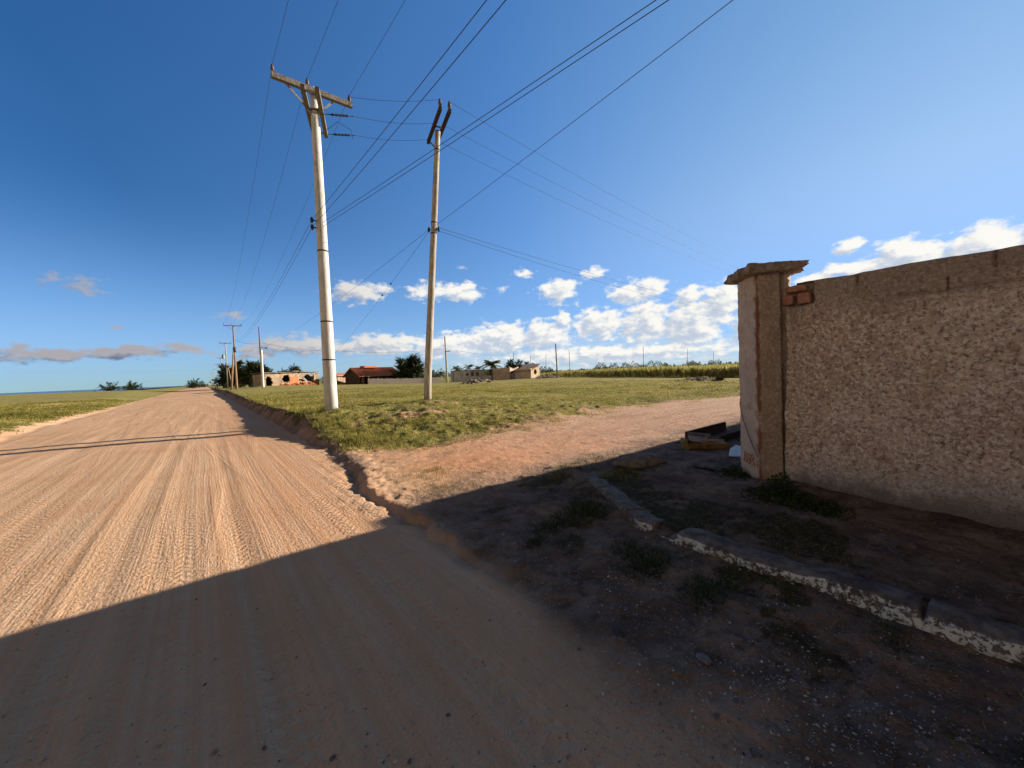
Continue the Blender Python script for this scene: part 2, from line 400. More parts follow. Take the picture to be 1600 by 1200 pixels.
    band = nb.m('MULTIPLY', nb.mr(bandn, .47, .58), road)
    ph = nb.m('ADD', nb.m('MULTIPLY', Y, 58.), nb.m('MULTIPLY', nb.noise(P, 2.2, 2, .5), 9.))
    ph = nb.m('ADD', ph, nb.m('MULTIPLY', nb.m('PINGPONG', nb.m('MULTIPLY', xs, 9.), .5), 7.))
    h = nb.m('ADD', h, nb.m('MULTIPLY', nb.m('SINE', ph), nb.m('MULTIPLY', band, .075)))
    h = nb.m('ADD', h, nb.m('MULTIPLY', nb.noise(P, 30, 3, .6), nb.m('MULTIPLY', road, .34)))
    # a few tracks that wander across the others
    st3 = nb.noise(nb.comb(nb.m('MULTIPLY', nb.m('ADD', X, nb.m('MULTIPLY', Y, .085)), 26.), nb.m('MULTIPLY', Y, .3), 7.), 1, 3, .6)
    st4 = nb.noise(nb.comb(nb.m('MULTIPLY', nb.m('ADD', X, nb.m('MULTIPLY', Y, -.06)), 20.), nb.m('MULTIPLY', Y, .3), 8.), 1, 3, .6)
    k3 = nb.mr(nb.noise(nb.comb(nb.m('MULTIPLY', nb.m('ADD', X, nb.m('MULTIPLY', Y, .085)), 1.1), nb.m('MULTIPLY', Y, .05), 3.), 1, 2, .5), .52, .60)
    k4 = nb.mr(nb.noise(nb.comb(nb.m('MULTIPLY', nb.m('ADD', X, nb.m('MULTIPLY', Y, -.06)), 1.3), nb.m('MULTIPLY', Y, .05), 6.), 1, 2, .5), .54, .62)
    h = nb.m('ADD', h, nb.m('MULTIPLY', st3, nb.m('MULTIPLY', nb.m('MULTIPLY', k3, road), .38)))
    h = nb.m('ADD', h, nb.m('MULTIPLY', st4, nb.m('MULTIPLY', nb.m('MULTIPLY', k4, road), .38)))
    h = nb.m('ADD', h, nb.m('MULTIPLY', fine, .22))
    h = nb.m('ADD', h, nb.m('MULTIPLY', nb.m('MULTIPLY', nb.noise(P, 24, 4, .65), .7), nb.m('ADD', .45, nb.m('MULTIPLY', grav, 1.5))))
    h = nb.m('ADD', h, nb.m('MULTIPLY', nb.noise(P, 13, 5, .7), nb.m('MULTIPLY', dirt, 2.0)))
    h = nb.m('ADD', h, nb.m('MULTIPLY', gm, nb.m('MULTIPLY', gf, 3.0)))
    h = nb.m('ADD', h, nb.m('MULTIPLY', nb.m('MULTIPLY', grit, grav), -.25))
    nb.L.new(nb.bump(h, 1.0, .028), b.inputs['Normal'])
    return m
M_GROUND = ground_material()
region = np.full(len(Q), 3)
region[(cx_ > xleft(cy_)) & (cx_ < xright(cy_)+.1) & (cy_ < 600)] = 0
rgt = cx_ >= xright(cy_)+.1
region[rgt & (cy_ < grass_edge_y(cx_)) & (cy_ > -60) & (cx_ < 60)] = 1
region[rgt & (pave_mask(cx_, cy_) > .5) & (cy_ > -60) & (cx_ < WALL_X+.3)] = 2
region[(region == 3) & rgt] = 4
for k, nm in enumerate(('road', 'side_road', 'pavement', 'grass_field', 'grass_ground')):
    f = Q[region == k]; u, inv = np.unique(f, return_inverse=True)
    o = np_mesh(nm, V[u], inv.reshape(-1, 4)[:, ::-1], M_GROUND, attrs=dict(grass=A_grass[u], dirt=A_dirt_shade[u], red=A_red[u], road=A_road[u], gravel=A_gravel[u]))
    tag(o, kind='structure')

# sea beyond the field on the left
m_sea = simple('sea_water', (.012, .045, .09), (.02, .06, .11), .02, .0, .25, spec=.5)
mb = MB(); mb.add([(-40000, -4000, -2.6), (-130, -4000, -2.6), (-130, 40000, -2.6), (-40000, 40000, -2.6)], [(0, 1, 2, 3)])
tag(mb.build('sea', m_sea), kind='structure')

# ------------------------------------------------------------------ world: sky and clouds by direction
SKY_GAIN = (.90, 1.05, 1.22); SKY_LIM = (.50, .95, 1.9)
def build_world():
    w = bpy.data.worlds.new("World"); S.world = w; w.use_nodes = True
    nt = w.node_tree; nb = NB(nt); bg = nt.nodes['Background']
    sky = nb.new('ShaderNodeTexSky'); sky.sky_type = 'NISHITA'; sky.sun_disc = False
    sky.sun_elevation = SUN_EL; sky.sun_rotation = math.atan2(SUN[0], SUN[1])
    sky.altitude = 0; sky.air_density = 1.0; sky.dust_density = .0; sky.ozone_density = 2.5
    D = nb.new('ShaderNodeTexCoord').outputs['Generated']
    X, Y, Z = nb.sep(D)
    az = nb.m('ARCTAN2', X, Y); el = nb.m('ARCSINE', Z)
    K = 57.2958
    az = nb.m('MULTIPLY', az, K); el = nb.m('MULTIPLY', el, K)         # degrees
    # base sky with a little more saturation, as the camera drew it
    hs = nb.new('ShaderNodeHueSaturation'); hs.inputs['Saturation'].default_value = 1.22
    nb.L.new(sky.outputs[0], hs.inputs['Color'])
    # soft shoulder, so that the glow near the sun does not burn out
    kk = 1.0/(SKY_STRENGTH*2**EXPOSURE)
    vs = nb.new('ShaderNodeVectorMath', operation='MULTIPLY'); nb.L.new(hs.outputs[0], vs.inputs[0]); vs.inputs[1].default_value = SKY_GAIN
    v1_ = nb.new('ShaderNodeVectorMath', operation='MULTIPLY_ADD'); nb.L.new(vs.outputs[0], v1_.inputs[0]); v1_.inputs[1].default_value = tuple(1/(l*kk) for l in SKY_LIM); v1_.inputs[2].default_value = (1, 1, 1)
    v2_ = nb.new('ShaderNodeVectorMath', operation='DIVIDE'); nb.L.new(vs.outputs[0], v2_.inputs[0]); nb.L.new(v1_.outputs[0], v2_.inputs[1])
    # brighter and paler toward the sun, deeper away from it
    sd = nb.m('ADD', nb.m('ADD', nb.m('MULTIPLY', X, float(SUN[0])), nb.m('MULTIPLY', Y, float(SUN[1]))), nb.m('MULTIPLY', Z, float(SUN[2])))
    def dsun(px, py):
        v = ray(px, py); return float(v @ SUN/np.linalg.norm(v))
    a0, a1, a2 = dsun(40, 40), dsun(800, 300), dsun(1540, 60)
    g1 = nb.mr(sd, a0, a1, 0, 1, False); g2 = nb.mr(sd, a1, a2, 0, 1, False)
    gain = nb.mix(g1, (.36, .50, .60), (1.0, .90, .92)); gain = nb.mix(g2, gain, (1.95, 1.24, .92))
    gain = nb.mix(nb.mr(el, 3, 22), (.92, .92, .94), gain)
    skyc = nb.mix(1.0, v2_.outputs[0], gain, 'MULTIPLY')
    blobs = []
    def B(px, py, hw, hh, s=1.0):
        v = ray(px, py); v = v/np.linalg.norm(v); a = math.degrees(math.atan2(v[0], v[1])); e = math.degrees(math.asin(v[2]))
        v2 = ray(px+hw, py); a2 = math.degrees(math.atan2(v2[0], v2[1]))
        v3 = ray(px, py-hh); v3 = v3/np.linalg.norm(v3); e2 = math.degrees(math.asin(v3[2]))
        blobs.append((a, e, max(abs(a2-a), .3), max(abs(e2-e), .25), s))
    B(115,442,75,20,.62); B(362,493,32,11,.6); B(165,508,20,7,.5); B(60,555,90,15,.95); B(190,549,75,12,1.); B(290,545,60,12,.75); B(-60,556,70,13,.9)
    B(558,457,46,20,.95); B(598,452,20,12,.8); B(665,458,34,16,.9); B(715,456,40,18,1.); B(875,455,34,20,1.05); B(818,428,22,11,.75)
    B(925,426,26,13,.8); B(985,458,40,20,1.05); B(1018,450,30,18,.95); B(720,418,14,7,.5); B(785,452,30,9,.5)
    B(470,540,70,18,1.0); B(400,552,40,13,.85); B(600,538,70,17,1.05); B(530,545,60,14,.9); B(700,540,70,20,1.1); B(780,530,55,25,1.15); B(850,524,50,26,1.05)
    B(880,500,22,14,.95); B(940,508,46,30,1.05); B(1010,505,48,36,1.1); B(1080,505,52,42,1.15); B(1130,472,36,34,1.1); B(1085,462,30,18,1.); B(1190,505,55,50,1.15)
    B(960,552,260,16,.95); B(1322,385,24,12,.95); B(1362,387,22,8,.65); B(1420,400,62,27,1.25); B(1390,415,80,20,1.2); B(1540,385,75,32,1.3); B(1280,436,50,12,1.1); B(1650,370,60,40,1.2)
    B(1330,420,60,12,1.1)
    nlo = nb.comb(nb.m('MULTIPLY', az, .11), nb.m('MULTIPLY', el, .20), 3.1)
    def field_at(daz, del_):
        a_ = nb.m('ADD', az, daz); e_ = nb.m('ADD', el, del_)
        # soften the ellipses with a noise warp
        vec = nb.comb(nb.m('MULTIPLY', a_, .30), nb.m('MULTIPLY', e_, .55), 1.7)
        wn = nb.new('ShaderNodeTexNoise'); nb.L.new(vec, wn.inputs['Vector']); wn.inputs['Scale'].default_value = 1; wn.inputs['Detail'].default_value = 3
        wr, wg, wb = nb.sep(wn.outputs['Color'])
        a2 = nb.m('ADD', a_, nb.m('MULTIPLY', nb.m('SUBTRACT', wr, .5), 3.2)); e2 = nb.m('ADD', e_, nb.m('MULTIPLY', nb.m('SUBTRACT', wg, .5), 1.7))
        acc = None
        for (a, e, ra, re, s) in blobs:
            u = nb.m('MULTIPLY', nb.m('SUBTRACT', a2, a), 1/ra); v = nb.m('MULTIPLY', nb.m('SUBTRACT', e2, e), 1/re)
            q = nb.m('MULTIPLY_ADD', u, u, nb.m('MULTIPLY', v, v))
            q = nb.m('MULTIPLY', nb.m('EXPONENT', nb.m('MULTIPLY', q, -.8)), s)
            acc = q if acc is None else nb.m('MAXIMUM', acc, q)
        nz = nb.noise(nb.comb(nb.m('MULTIPLY', a_, .62), nb.m('MULTIPLY', e_, 1.0), 9.), 1, 7, .58)
        nc = nb.noise(nb.comb(nb.m('MULTIPLY', a_, .2), nb.m('MULTIPLY', e_, .8), 4.), 1, 5, .6)
        f = nb.m('ADD', acc, nb.m('MULTIPLY', nb.m('SUBTRACT', nz, .5), 1.5))
        f = nb.m('ADD', f, nb.m('MULTIPLY', nb.m('SUBTRACT', nc, .5), .35))
        return f
    f0 = field_at(0., 0.)
    f1 = field_at(.9, .75)
    dens = nb.mr(f0, .37, .80)
    lit = nb.mr(nb.m('ADD', nb.m('SUBTRACT', f0, f1), nb.m('MULTIPLY', nb.m('SUBTRACT', .85, f0), .45)), -.28, .30)
    side = nb.mr(az, -5, 32, 0, 1)
    k = 1.0/SKY_STRENGTH
    e_ = 2**EXPOSURE
    def lin(c): return tuple(((v/255+.055)/1.055)**2.4/e_*k for v in c)
    shade = nb.mix(side, lin((112, 125, 150)), lin((194, 205, 222)))
    white = nb.mix(side, lin((172, 170, 176)), lin((252, 250, 244)))
    cc = nb.mix(lit, shade, white)
    # thin pale veil low down, thicker on the bright side
    veil = nb.mr(el, 7, 0, 0, 1)
    strat = nb.noise(nb.comb(nb.m('MULTIPLY', az, .10), nb.m('MULTIPLY', el, 1.9), 2.), 1, 5, .6)
    vv = nb.m('MULTIPLY', nb.m('MULTIPLY', veil, nb.mr(strat, .30, .62)), nb.mr(az, 0, 50, .15, .8))
    base = nb.mix(vv, skyc, nb.mix(side, lin((150, 175, 205)), lin((214, 224, 234))))
    out = nb.mix(nb.m('MULTIPLY', dens, nb.mr(el, -.6, .15)), base, cc)
    # unseen dark cloud added behind and above the viewer to deepen the shade
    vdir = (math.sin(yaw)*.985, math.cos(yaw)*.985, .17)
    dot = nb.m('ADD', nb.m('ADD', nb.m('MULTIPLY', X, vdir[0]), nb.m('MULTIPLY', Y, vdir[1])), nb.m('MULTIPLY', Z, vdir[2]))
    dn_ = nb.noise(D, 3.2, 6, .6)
    added_dark_sky = nb.mr(nb.m('ADD', dot, nb.m('MULTIPLY', nb.m('SUBTRACT', dn_, .5), .25)), .40, .22)
    out = nb.mix(added_dark_sky, out, nb.mix(dn_, lin((13, 12, 13)), lin((30, 28, 29))))
    added_low_light = nb.m('MULTIPLY', nb.mr(dot, .40, .22), nb.mr(el, 40, 14))  # unseen bright cloud low in the west, added to light the wall
    added_low_light = nb.m('MULTIPLY', added_low_light, nb.mr(nb.m('MULTIPLY', X, -1.), -.35, .25))
    out = nb.mix(added_low_light, out, nb.mix(dn_, lin((186, 172, 162)), lin((232, 216, 202))))
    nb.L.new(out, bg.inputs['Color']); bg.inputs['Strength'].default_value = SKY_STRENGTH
build_world()
sl = bpy.data.lights.new('sun', 'SUN'); so = bpy.data.objects.new('sun', sl); COL.objects.link(so)
sl.energy = SUN_STRENGTH; sl.angle = rad(.53); sl.color = (1.0, .90, .77)
so.rotation_euler = Vector(SUN).to_track_quat('Z', 'Y').to_euler(); so.location = tuple(SUN*60)
S.view_settings.view_transform = 'Standard'; S.view_settings.look = 'None'
S.view_settings.exposure = EXPOSURE; S.view_settings.gamma = 1.0

# ------------------------------------------------------------------ boundary wall, corner pillar
def plaster_material(name, base, dark, rough_amt=1.0, coping=False, brick_edge=False, speck=1.0):
    m, nb, b = new_mat(name)
    P = nb.pos(); X, Y, Z = nb.sep(P)
    n1 = nb.noise(P, 1.3, 5, .6); n2 = nb.noise(P, 7, 5, .65); n3 = nb.noise(P, 55, 5, .75); sp = nb.voro(P, 70)
    c = nb.mix(nb.mr(n2, .35, .65), base, tuple(v*.78 for v in base))
    c = nb.mix(nb.mr(n1, .42, .62, 0, .6), c, dark)
    c = nb.mix(nb.mr(nb.m('ADD', nb.m('MULTIPLY', n3, .5), nb.m('MULTIPLY', nb.noise(P, 27, 4, .7), .5)), .49, .58, 0, .82*speck), c, (.14, .098, .08))          # grit shadowed pits and lost paint
    c = nb.mix(nb.mr(nb.noise(P, 33, 4, .7), .50, .60, 0, .7*speck), c, (.90, .81, .72))
    drip = nb.noise(nb.comb(nb.m('MULTIPLY', Y, 5.), nb.m('MULTIPLY', X, 5.), nb.m('MULTIPLY', Z, .7)), 1, 5, .7)
    c = nb.mix(nb.mr(drip, .53, .68, 0, .45), c, (.24, .18, .15))
    c = nb.mix(nb.mr(nb.noise(P, 1.1, 6, .7, 1.), .54, .68, 0, .5), c, (.66, .44, .31))
    c = nb.mix(nb.mr(nb.noise(P, 2.3, 5, .7), .60, .72, 0, .6), c, (.24, .115, .07))
    if coping:                                                               # weathered top courses
        t = nb.m('ADD', Z, nb.m('MULTIPLY', nb.m('SUBTRACT', n1, .5), .55))
        c = nb.mix(nb.mr(t, 1.85, 2.25, 0, .60), c, nb.mix(n2, (.17, .13, .11), (.36, .27, .21)))
        t2 = nb.m('ADD', Z, nb.m('MULTIPLY', nb.m('SUBTRACT', n1, .5), .6))
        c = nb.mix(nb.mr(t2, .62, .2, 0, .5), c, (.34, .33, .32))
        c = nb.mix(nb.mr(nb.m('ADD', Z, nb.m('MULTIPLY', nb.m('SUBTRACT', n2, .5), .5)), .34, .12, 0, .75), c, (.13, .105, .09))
    if brick_edge:
        ex = nb.m('ADD', nb.m('ABSOLUTE', nb.m('SUBTRACT', X, 4.87)), nb.m('ABSOLUTE', nb.m('SUBTRACT', Y, 1.65)))
        ex = nb.m('ADD', ex, nb.m('MULTIPLY', nb.m('SUBTRACT', nb.noise(P, 5, 5, .7), .5), .16))
        c = nb.mix(nb.mr(ex, .055, .03, 0, .9), c, (.20, .075, .045))
    nb.L.new(c, b.inputs['Base Color'])
    h = nb.m('ADD', nb.m('MULTIPLY', n3, 1.0), nb.m('MULTIPLY', nb.noise(P, 28, 4, .7), 1.2))
    nb.L.new(nb.bump(h, rough_amt, .02), b.inputs['Normal'])
    return m
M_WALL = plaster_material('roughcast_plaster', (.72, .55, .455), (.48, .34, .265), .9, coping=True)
M_PIL_SHADED = plaster_material('pillar_shaded_plaster', (.40, .30, .23), (.26, .165, .115), .6, brick_edge=True, speck=.3)  # darker copy of the plaster, with the shaded face's tone in its colour
M_PIL_LIT = plaster_material('pillar_lit_smooth_plaster', (.56, .46, .37), (.42, .325, .25), .25, speck=.15)  # paler copy, brighter skylight on this face put into the colour
M_CAP = simple('weathered_cement', (.19, .155, .13), (.36, .28, .22), 9, .02, c3=(.30, .15, .10))
M_BRICK = simple('fired_brick', (.30, .125, .09), (.42, .21, .15), 16, .012, c3=(.22, .08, .05))
M_PAINT = simple('faded_red_paint', (.34, .08, .05), (.50, .38, .32), 60, .0)

WALL_T = .19
def wall_sheet(name, length_pts, zt_f, front_f, N_z, x0, along, mat, thick, z0=-.35):
    """one closed sheet: front, top and back of a wall; along(t)->(p, n) with n the front normal"""
    V_ = []; n_rows = N_z+8
    T = np.asarray(length_pts)
    for t in T:
        p, nrm = along(t)
        zt = zt_f(t)
        zs = np.linspace(z0, zt, N_z)
        d = front_f(t, zs)
        col = [np.array([p[0]+nrm[0]*d[i], p[1]+nrm[1]*d[i], zs[i]]) for i in range(N_z)]
        for f in (.12, .5, .88): col.append(np.array([p[0]-nrm[0]*thick*f, p[1]-nrm[1]*thick*f, zt+.008*math.sin(f*3.1)]))
        for f in (1, .75, .5, .25, 0): col.append(np.array([p[0]-nrm[0]*thick, p[1]-nrm[1]*thick, z0+(zt-z0)*f]))
        V_ += col
    n = n_rows; Fq = []
    for i in range(len(T)-1):
        for k in range(n-1): Fq.append((i*n+k, (i+1)*n+k, (i+1)*n+k+1, i*n+k+1))
    caps = [tuple(range(n)), tuple((len(T)-1)*n+k for k in range(n-1, -1, -1))]
    o = link_mesh(name, V_, Fq+caps, mat, None, True)
    o.data.polygons[-1].use_smooth = False; o.data.polygons[-2].use_smooth = False
    return o
def wall_front(t, zs):
    y = np.full_like(zs, t)
    d = .012*fbm(y*3, zs*3, 201, 4)+.007*fbm(y*22, zs*22, 203, 3)+.018*fbm(y*.8, zs*.8, 205, 2)
    cop = 2.06+.02*fbm(y*2, zs*0, 207)
    top = sst(cop-.01, cop+.01, zs)*sst(1.1, .9, y)
    d = d*(1-.6*top)-.012*top
    d = d-.045*np.exp(-((zs-cop)/.011)**2)*sst(.62, .45, y)*(vn(y*3, zs*0, 209) > .25)
    d = d-.018*np.exp(-((zs-2.19-.01*fbm(y*3, y*0, 211))/.006)**2)*sst(.05, -.05, y)*(vn(y*4, zs*0, 212) > .35)
    for yj, za, zb in ((.83, 2.22, 2.5), (.24, 2.06, 2.16), (-.02, 2.2, 2.5), (1.185, 2.16, 2.5), (-.42, 2.06, 2.2)):
        d = d-.05*np.exp(-((y-yj-.01*fbm(zs*9, zs*0, 213))/.007)**2)*(zs > za)*(zs < zb)
    hy = .05*fbm(zs*7, zs*0+2, 216, 3); hz0 = 2.08+.04*fbm(y*8, y*0+1, 217, 3)
    hole = sst(1.16, 1.19, y+hy)*sst(hz0-.01, hz0+.01, zs)
    d = d-.07*hole
    d = d-.02*sst(1.34, 1.43, y)*fbm(y*9, zs*9, 215, 3)
    return d
ys_w = np.concatenate([np.linspace(1.452, -.9, 200), np.linspace(-.95, -14, 60)])
def wall_top(t): return 2.335+.010*fbm(np.array(t*1.8), np.array(0.), 221, 3)-.03*math.exp(-((t-.86)/.05)**2)*.3-(.045 if t > 1.33 else 0)+.006*float(fbm(np.array(t*7.), np.array(3.), 223, 3))
# the visible end is ragged: vary the end column along z
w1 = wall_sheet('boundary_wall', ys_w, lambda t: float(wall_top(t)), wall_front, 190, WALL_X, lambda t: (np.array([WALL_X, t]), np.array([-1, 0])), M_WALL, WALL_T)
for v in w1.data.vertices:
    if v.co.y > 1.2:
        k = (v.co.y-1.2)/.252
        v.co.y += k*k*(.035*float(fbm(np.array(v.co.z*4.2), np.array(0.), 225, 4))+.012*math.sin(v.co.z*3))-.015*k*k
tag(w1, 'long roughcast plaster wall with cracked brick coping at the right edge', 'wall')
def rough_box(mb, c, half, amp, n=7, p=7):
    c = np.array(c); sd = RNG.uniform(0, 50)
    for ax in range(3):
        for sg in (-1, 1):
            vs = []; fs = []
            for i in range(n+1):
                for j in range(n+1):
                    q = np.zeros(3); q[ax] = sg; q[(ax+1) % 3] = (i/n*2-1); q[(ax+2) % 3] = (j/n*2-1)*sg
                    q = q/(np.sum(np.abs(q)**p)**(1/p))
                    k = amp*float(fbm(np.array(q[0]*1.3+q[2]*.7+sd), np.array(q[1]*1.3+q[2]*.9), 271, 3))
                    vs.append(c+q*(np.array(half)+k))
            for i in range(n):
                for j in range(n): fs.append((i*(n+1)+j, (i+1)*(n+1)+j, (i+1)*(n+1)+j+1, i*(n+1)+j+1))
            mb.add(vs, fs)
rb = MB()
bricks = [(1.32, 2.275, .085, .034), (1.400, 2.165, .050, .054), (1.255, 2.165, .056, .060)]
for (yy, zz, hy, hz_) in bricks:
    m_ = MB(); rough_box(m_, (WALL_X+.035+RNG.uniform(-.008, .012), yy, zz), (.05, hy, hz_), .012)
    tag(m_.build('brick', M_BRICK, w1, True), 'exposed red brick at the broken wall end')

# side wall along the lane, running away behind the pillar
SIDE_Y = 1.93
def side_front(t, zs): return .012*fbm(np.full_like(zs, t)*3, zs*3, 231, 3)
def side_top(t): return 2.33+.36*float(sst(8.1, 9.5, t)*sst(11.2, 10.3, t))+.05*float(fbm(np.array(t*.35), np.array(0.), 235, 3))+.012*float(fbm(np.array(t*5.), np.array(0.), 236, 3))
w2 = wall_sheet('boundary_wall', np.concatenate([np.linspace(5.32, 13, 130), np.linspace(13.3, 60, 110)]), side_top, side_front, 30, 0, lambda t: (np.array([t, SIDE_Y]), np.array([0, 1.])), M_WALL, WALL_T)
w2.data.flip_normals()
tag(w2, 'second plaster wall leading away along the side road behind the corner pillar', 'wall')

# pillar, set diagonally on the corner
pil = empty('corner_pillar', (4.87+.0, 1.65, .08), 'square plaster gate pillar with a crumbling slab on top at the wall corner', 'pillar')
e1 = np.array([.7071, .7071]); e2 = np.array([.7071, -.7071])
def dr_c(p, c0): return float((p-c0)@e2)
def pillar():
    side1, side2 = .43, .43
    c0 = np.array([4.87, 1.65]); nseg = 34
    per = []
    for k in range(nseg): per.append((c0+e1*side1*(1-k/nseg), 0, -e2))            # far end to the corner: light face
    for k in range(nseg): per.append((c0+e2*side2*k/nseg, 1, -e1))
    for k in range(8): per.append((c0+e2*side2+e1*side1*k/8, 2, e2))
    for k in range(8): per.append((c0+e1*side1+e2*side2*(1-k/8), 3, e1))
    n = len(per); NZ = 130; zs = np.linspace(-.2, 2.52, NZ); V_ = []
    for i, z in enumerate(zs):
        for k, (p, s_, nr) in enumerate(per):
            u = np.array(p[0]*1.0+p[1]*1.7)
            d = .008*float(fbm(u*7, np.array(z*6), 241, 3))+.005*float(fbm(u*30, np.array(z*26), 243, 2))
            q = p+nr*d
            dc = np.linalg.norm(p-c0)                                            # chipped arris
            if dc < .06:
                ch = (.5+.5*float(fbm(np.array(z*5.5), np.array(1.), 245, 4)))*.05
                q = q+(e1+e2)*.7071*max(0, ch*(1-dc/.06)-.004)
            dr = np.linalg.norm(p-(c0+e2*side2))
            if dr < .10 and z > 2.15: q = q-e2*.10*(1-dr/.10)*max(0, float(fbm(np.array(z*9), np.array(2.), 247, 3))+.35)
            if s_ == 1 and .255 < dr_c(p, c0) < .292: q = q-nr*(.15+.03*math.sin(z*7))
            if z < .22: q = q-nr*.02*(.22-z)/.22
            V_.append((q[0], q[1], z))
    Fq = []; mi = []
    for i in range(NZ-1):
        for k in range(n):
            k2 = (k+1) % n
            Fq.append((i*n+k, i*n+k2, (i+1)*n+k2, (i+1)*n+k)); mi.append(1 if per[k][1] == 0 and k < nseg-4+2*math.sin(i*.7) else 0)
    Fq.append(tuple((NZ-1)*n+k for k in range(n))); mi.append(0)
    L = np.array(pil.location)
    o = link_mesh('shaft', [np.array(v)-L for v in V_], Fq, [M_PIL_SHADED, M_PIL_LIT], pil, True, mi)
    o.data.polygons[-1].use_smooth = False
    # crumbling slab
    cc = c0+e1*side1/2+e2*side2/2; ring = []
    N = 72
    for k in range(N):
        a = 2*math.pi*k/N; u, v = math.cos(a), math.sin(a); s_ = 1/max(abs(u), abs(v))
        ext = .115 if v > -.9 else .115
        hu, hv = side1/2+.085, side2/2+.10
        ring.append(cc+e1*u*s_*hu*1.0+e2*v*s_*hv)
    prof = [(0.92, 2.485), (1.0, 2.495), (1.015, 2.52), (1.0, 2.56), (.96, 2.588), (.80, 2.60), (.3, 2.605)]
    V_ = []
    for j, (sc, z) in enumerate(prof):
        for k, p in enumerate(ring):
            w_ = .055*float(fbm(np.array(k*.33), np.array(j*.5), 251, 3)) if sc > .5 else 0
            chip = 0
            dr = (p-cc)@e2; df = (p-cc)@e1
            if dr > .2 and j < 3: chip = -.07*max(0, .6+float(fbm(np.array(k*.9), np.array(j*1.), 253, 2)))
            q = cc+(p-cc)*(sc+(w_+chip)/.3)
            zz = z+.012*float(fbm(np.array(k*.4), np.array(j*.9), 255, 3))
            lx = (p-cc)@(-e1)
            V_.append((q[0], q[1], zz-.03*max(0, df/.3)*(1 if j > 2 else .4)))
    Fq = []
    for j in range(len(prof)-1):
        for k in range(N): Fq.append((j*N+k, j*N+(k+1) % N, (j+1)*N+(k+1) % N, (j+1)*N+k))
    Fq.append(tuple((len(prof)-1)*N+k for k in range(N))); Fq.append(tuple(range(N-1, -1, -1)))
    link_mesh('cap_slab', [np.array(v)-L for v in V_], [f[::-1] for f in Fq], M_CAP, pil, False)
    # faded hand-painted strokes on the pale face
    fr = lambda s_, z: c0+e1*s_-e2*.012
    strokes = []
    def st(pts):
        m_ = []
        for s_, z in pts: q = fr(s_, z); m_.append((q[0], q[1], z))
        strokes.append(m_)
    st([(.33, .30), (.30, .42), (.27, .30)]); st([(.315, .345), (.285, .345)])
    st([(.235, .42), (.20, .30), (.165, .42)])
    st([(.135, .42), (.135, .30)]); st([(.135, .42), (.09, .40), (.135, .36), (.085, .30)])
    mb = MB(L)
    for m_ in strokes: mb.tube(m_, .0085, 5)
    tag(mb.build('painted_lettering', M_PAINT, pil), 'faded red hand painted strokes low on the pale face')
    return c0
PC0 = pillar()
# loose wire hanging down the pale face
mb = MB(); pts = []
for t in np.linspace(0, 1, 14):
    s_ = .40-.40*t**1.5; z = 1.02-.60*t
    q = PC0+e1*s_-e2*(.016); pts.append((q[0], q[1], z))
mb.tube(pts, .004, 5)
M_WIRE = simple('black_cable', (.03, .03, .032), (.06, .06, .06), 10, 0, .6)
tag(mb.build('loose_cable', M_WIRE), 'thin dark cable dangling across the pale face of the pillar', 'cable')

# ------------------------------------------------------------------ kerb
def kerb():
    m, nb, b = new_mat('old_kerb')
    P = nb.pos(); X, Y, Z = nb.sep(P)
    n1 = nb.noise(P, 9, 5, .7); n2 = nb.noise(P, 38, 5, .75)
    conc = nb.mix(nb.mr(n1, .35, .65), (.085, .070, .060), (.22, .18, .15))
    up = nb.sep(nb.new('ShaderNodeNewGeometry').outputs['Normal'])[2]
    pm = nb.m('MULTIPLY', nb.mr(up, .75, .45), nb.mr(Y, 2.2, 1.9))
    pm = nb.m('MULTIPLY', pm, nb.mr(nb.m('ADD', nb.m('MULTIPLY', n2, .7), nb.m('MULTIPLY', n1, .5)), .565, .61))
    c = nb.mix(pm, conc, nb.mix(n1, (.46, .47, .45), (.74, .76, .74)))
    nb.L.new(c, b.inputs['Base Color'])
    nb.L.new(nb.bump(nb.m('ADD', n2, nb.m('MULTIPLY', pm, .5)), 1, .015), b.inputs['Normal'])
    ys = np.concatenate([np.linspace(3.72, -1.6, 300), np.linspace(-1.7, -12, 50)])
    V_ = []
    for y in ys:
        kx = float(kerb_x(y)); dy = .05
        tx = float(kerb_x(y+dy)-kerb_x(y-dy)); tn = np.array([-2*dy, tx])/math.hypot(2*dy, tx)      # to the road
        hgt = .118-.04*float(sst(2.4, 3.6, y))+.035*float(fbm(np.array(y*1.1), np.array(5.), 265, 4))-.05*float(vn(np.array(y*2.3), np.array(8.), 266) > .72)-.05*float(abs((y+.35*math.sin(y*3)) % .93-.46) < .022)
        for (o_, z, w) in ((.0, -.12, .004), (.0, .0, .010), (.004, .035, .012), (.006, .06, .018), (.010, hgt-.018, .020), (.024, hgt, .014), (.09, hgt+.006, .010), (.17, hgt+.004, .010), (.22, hgt-.01, .01), (.24, -.1, .002)):
            d = w*2*float(fbm(np.array(y*6.5), np.array(z*14+o_*9), 261, 5))+.02*float(fbm(np.array(y*.9), np.array(0.), 263, 2))
            q = np.array([kx, y])-tn*(o_+d-.03)
            V_.append((q[0], q[1], z+.6*d))
    n = 10; Fq = []
    for i in range(len(ys)-1):
        for k in range(n-1): Fq.append((i*n+k, i*n+k+1, (i+1)*n+k+1, (i+1)*n+k))
    Fq.append(tuple(range(n-1, -1, -1))); Fq.append(tuple((len(ys)-1)*n+k for k in range(n)))
    tag(link_mesh('kerb', V_, Fq, m, None, True), kind='structure')
kerb()

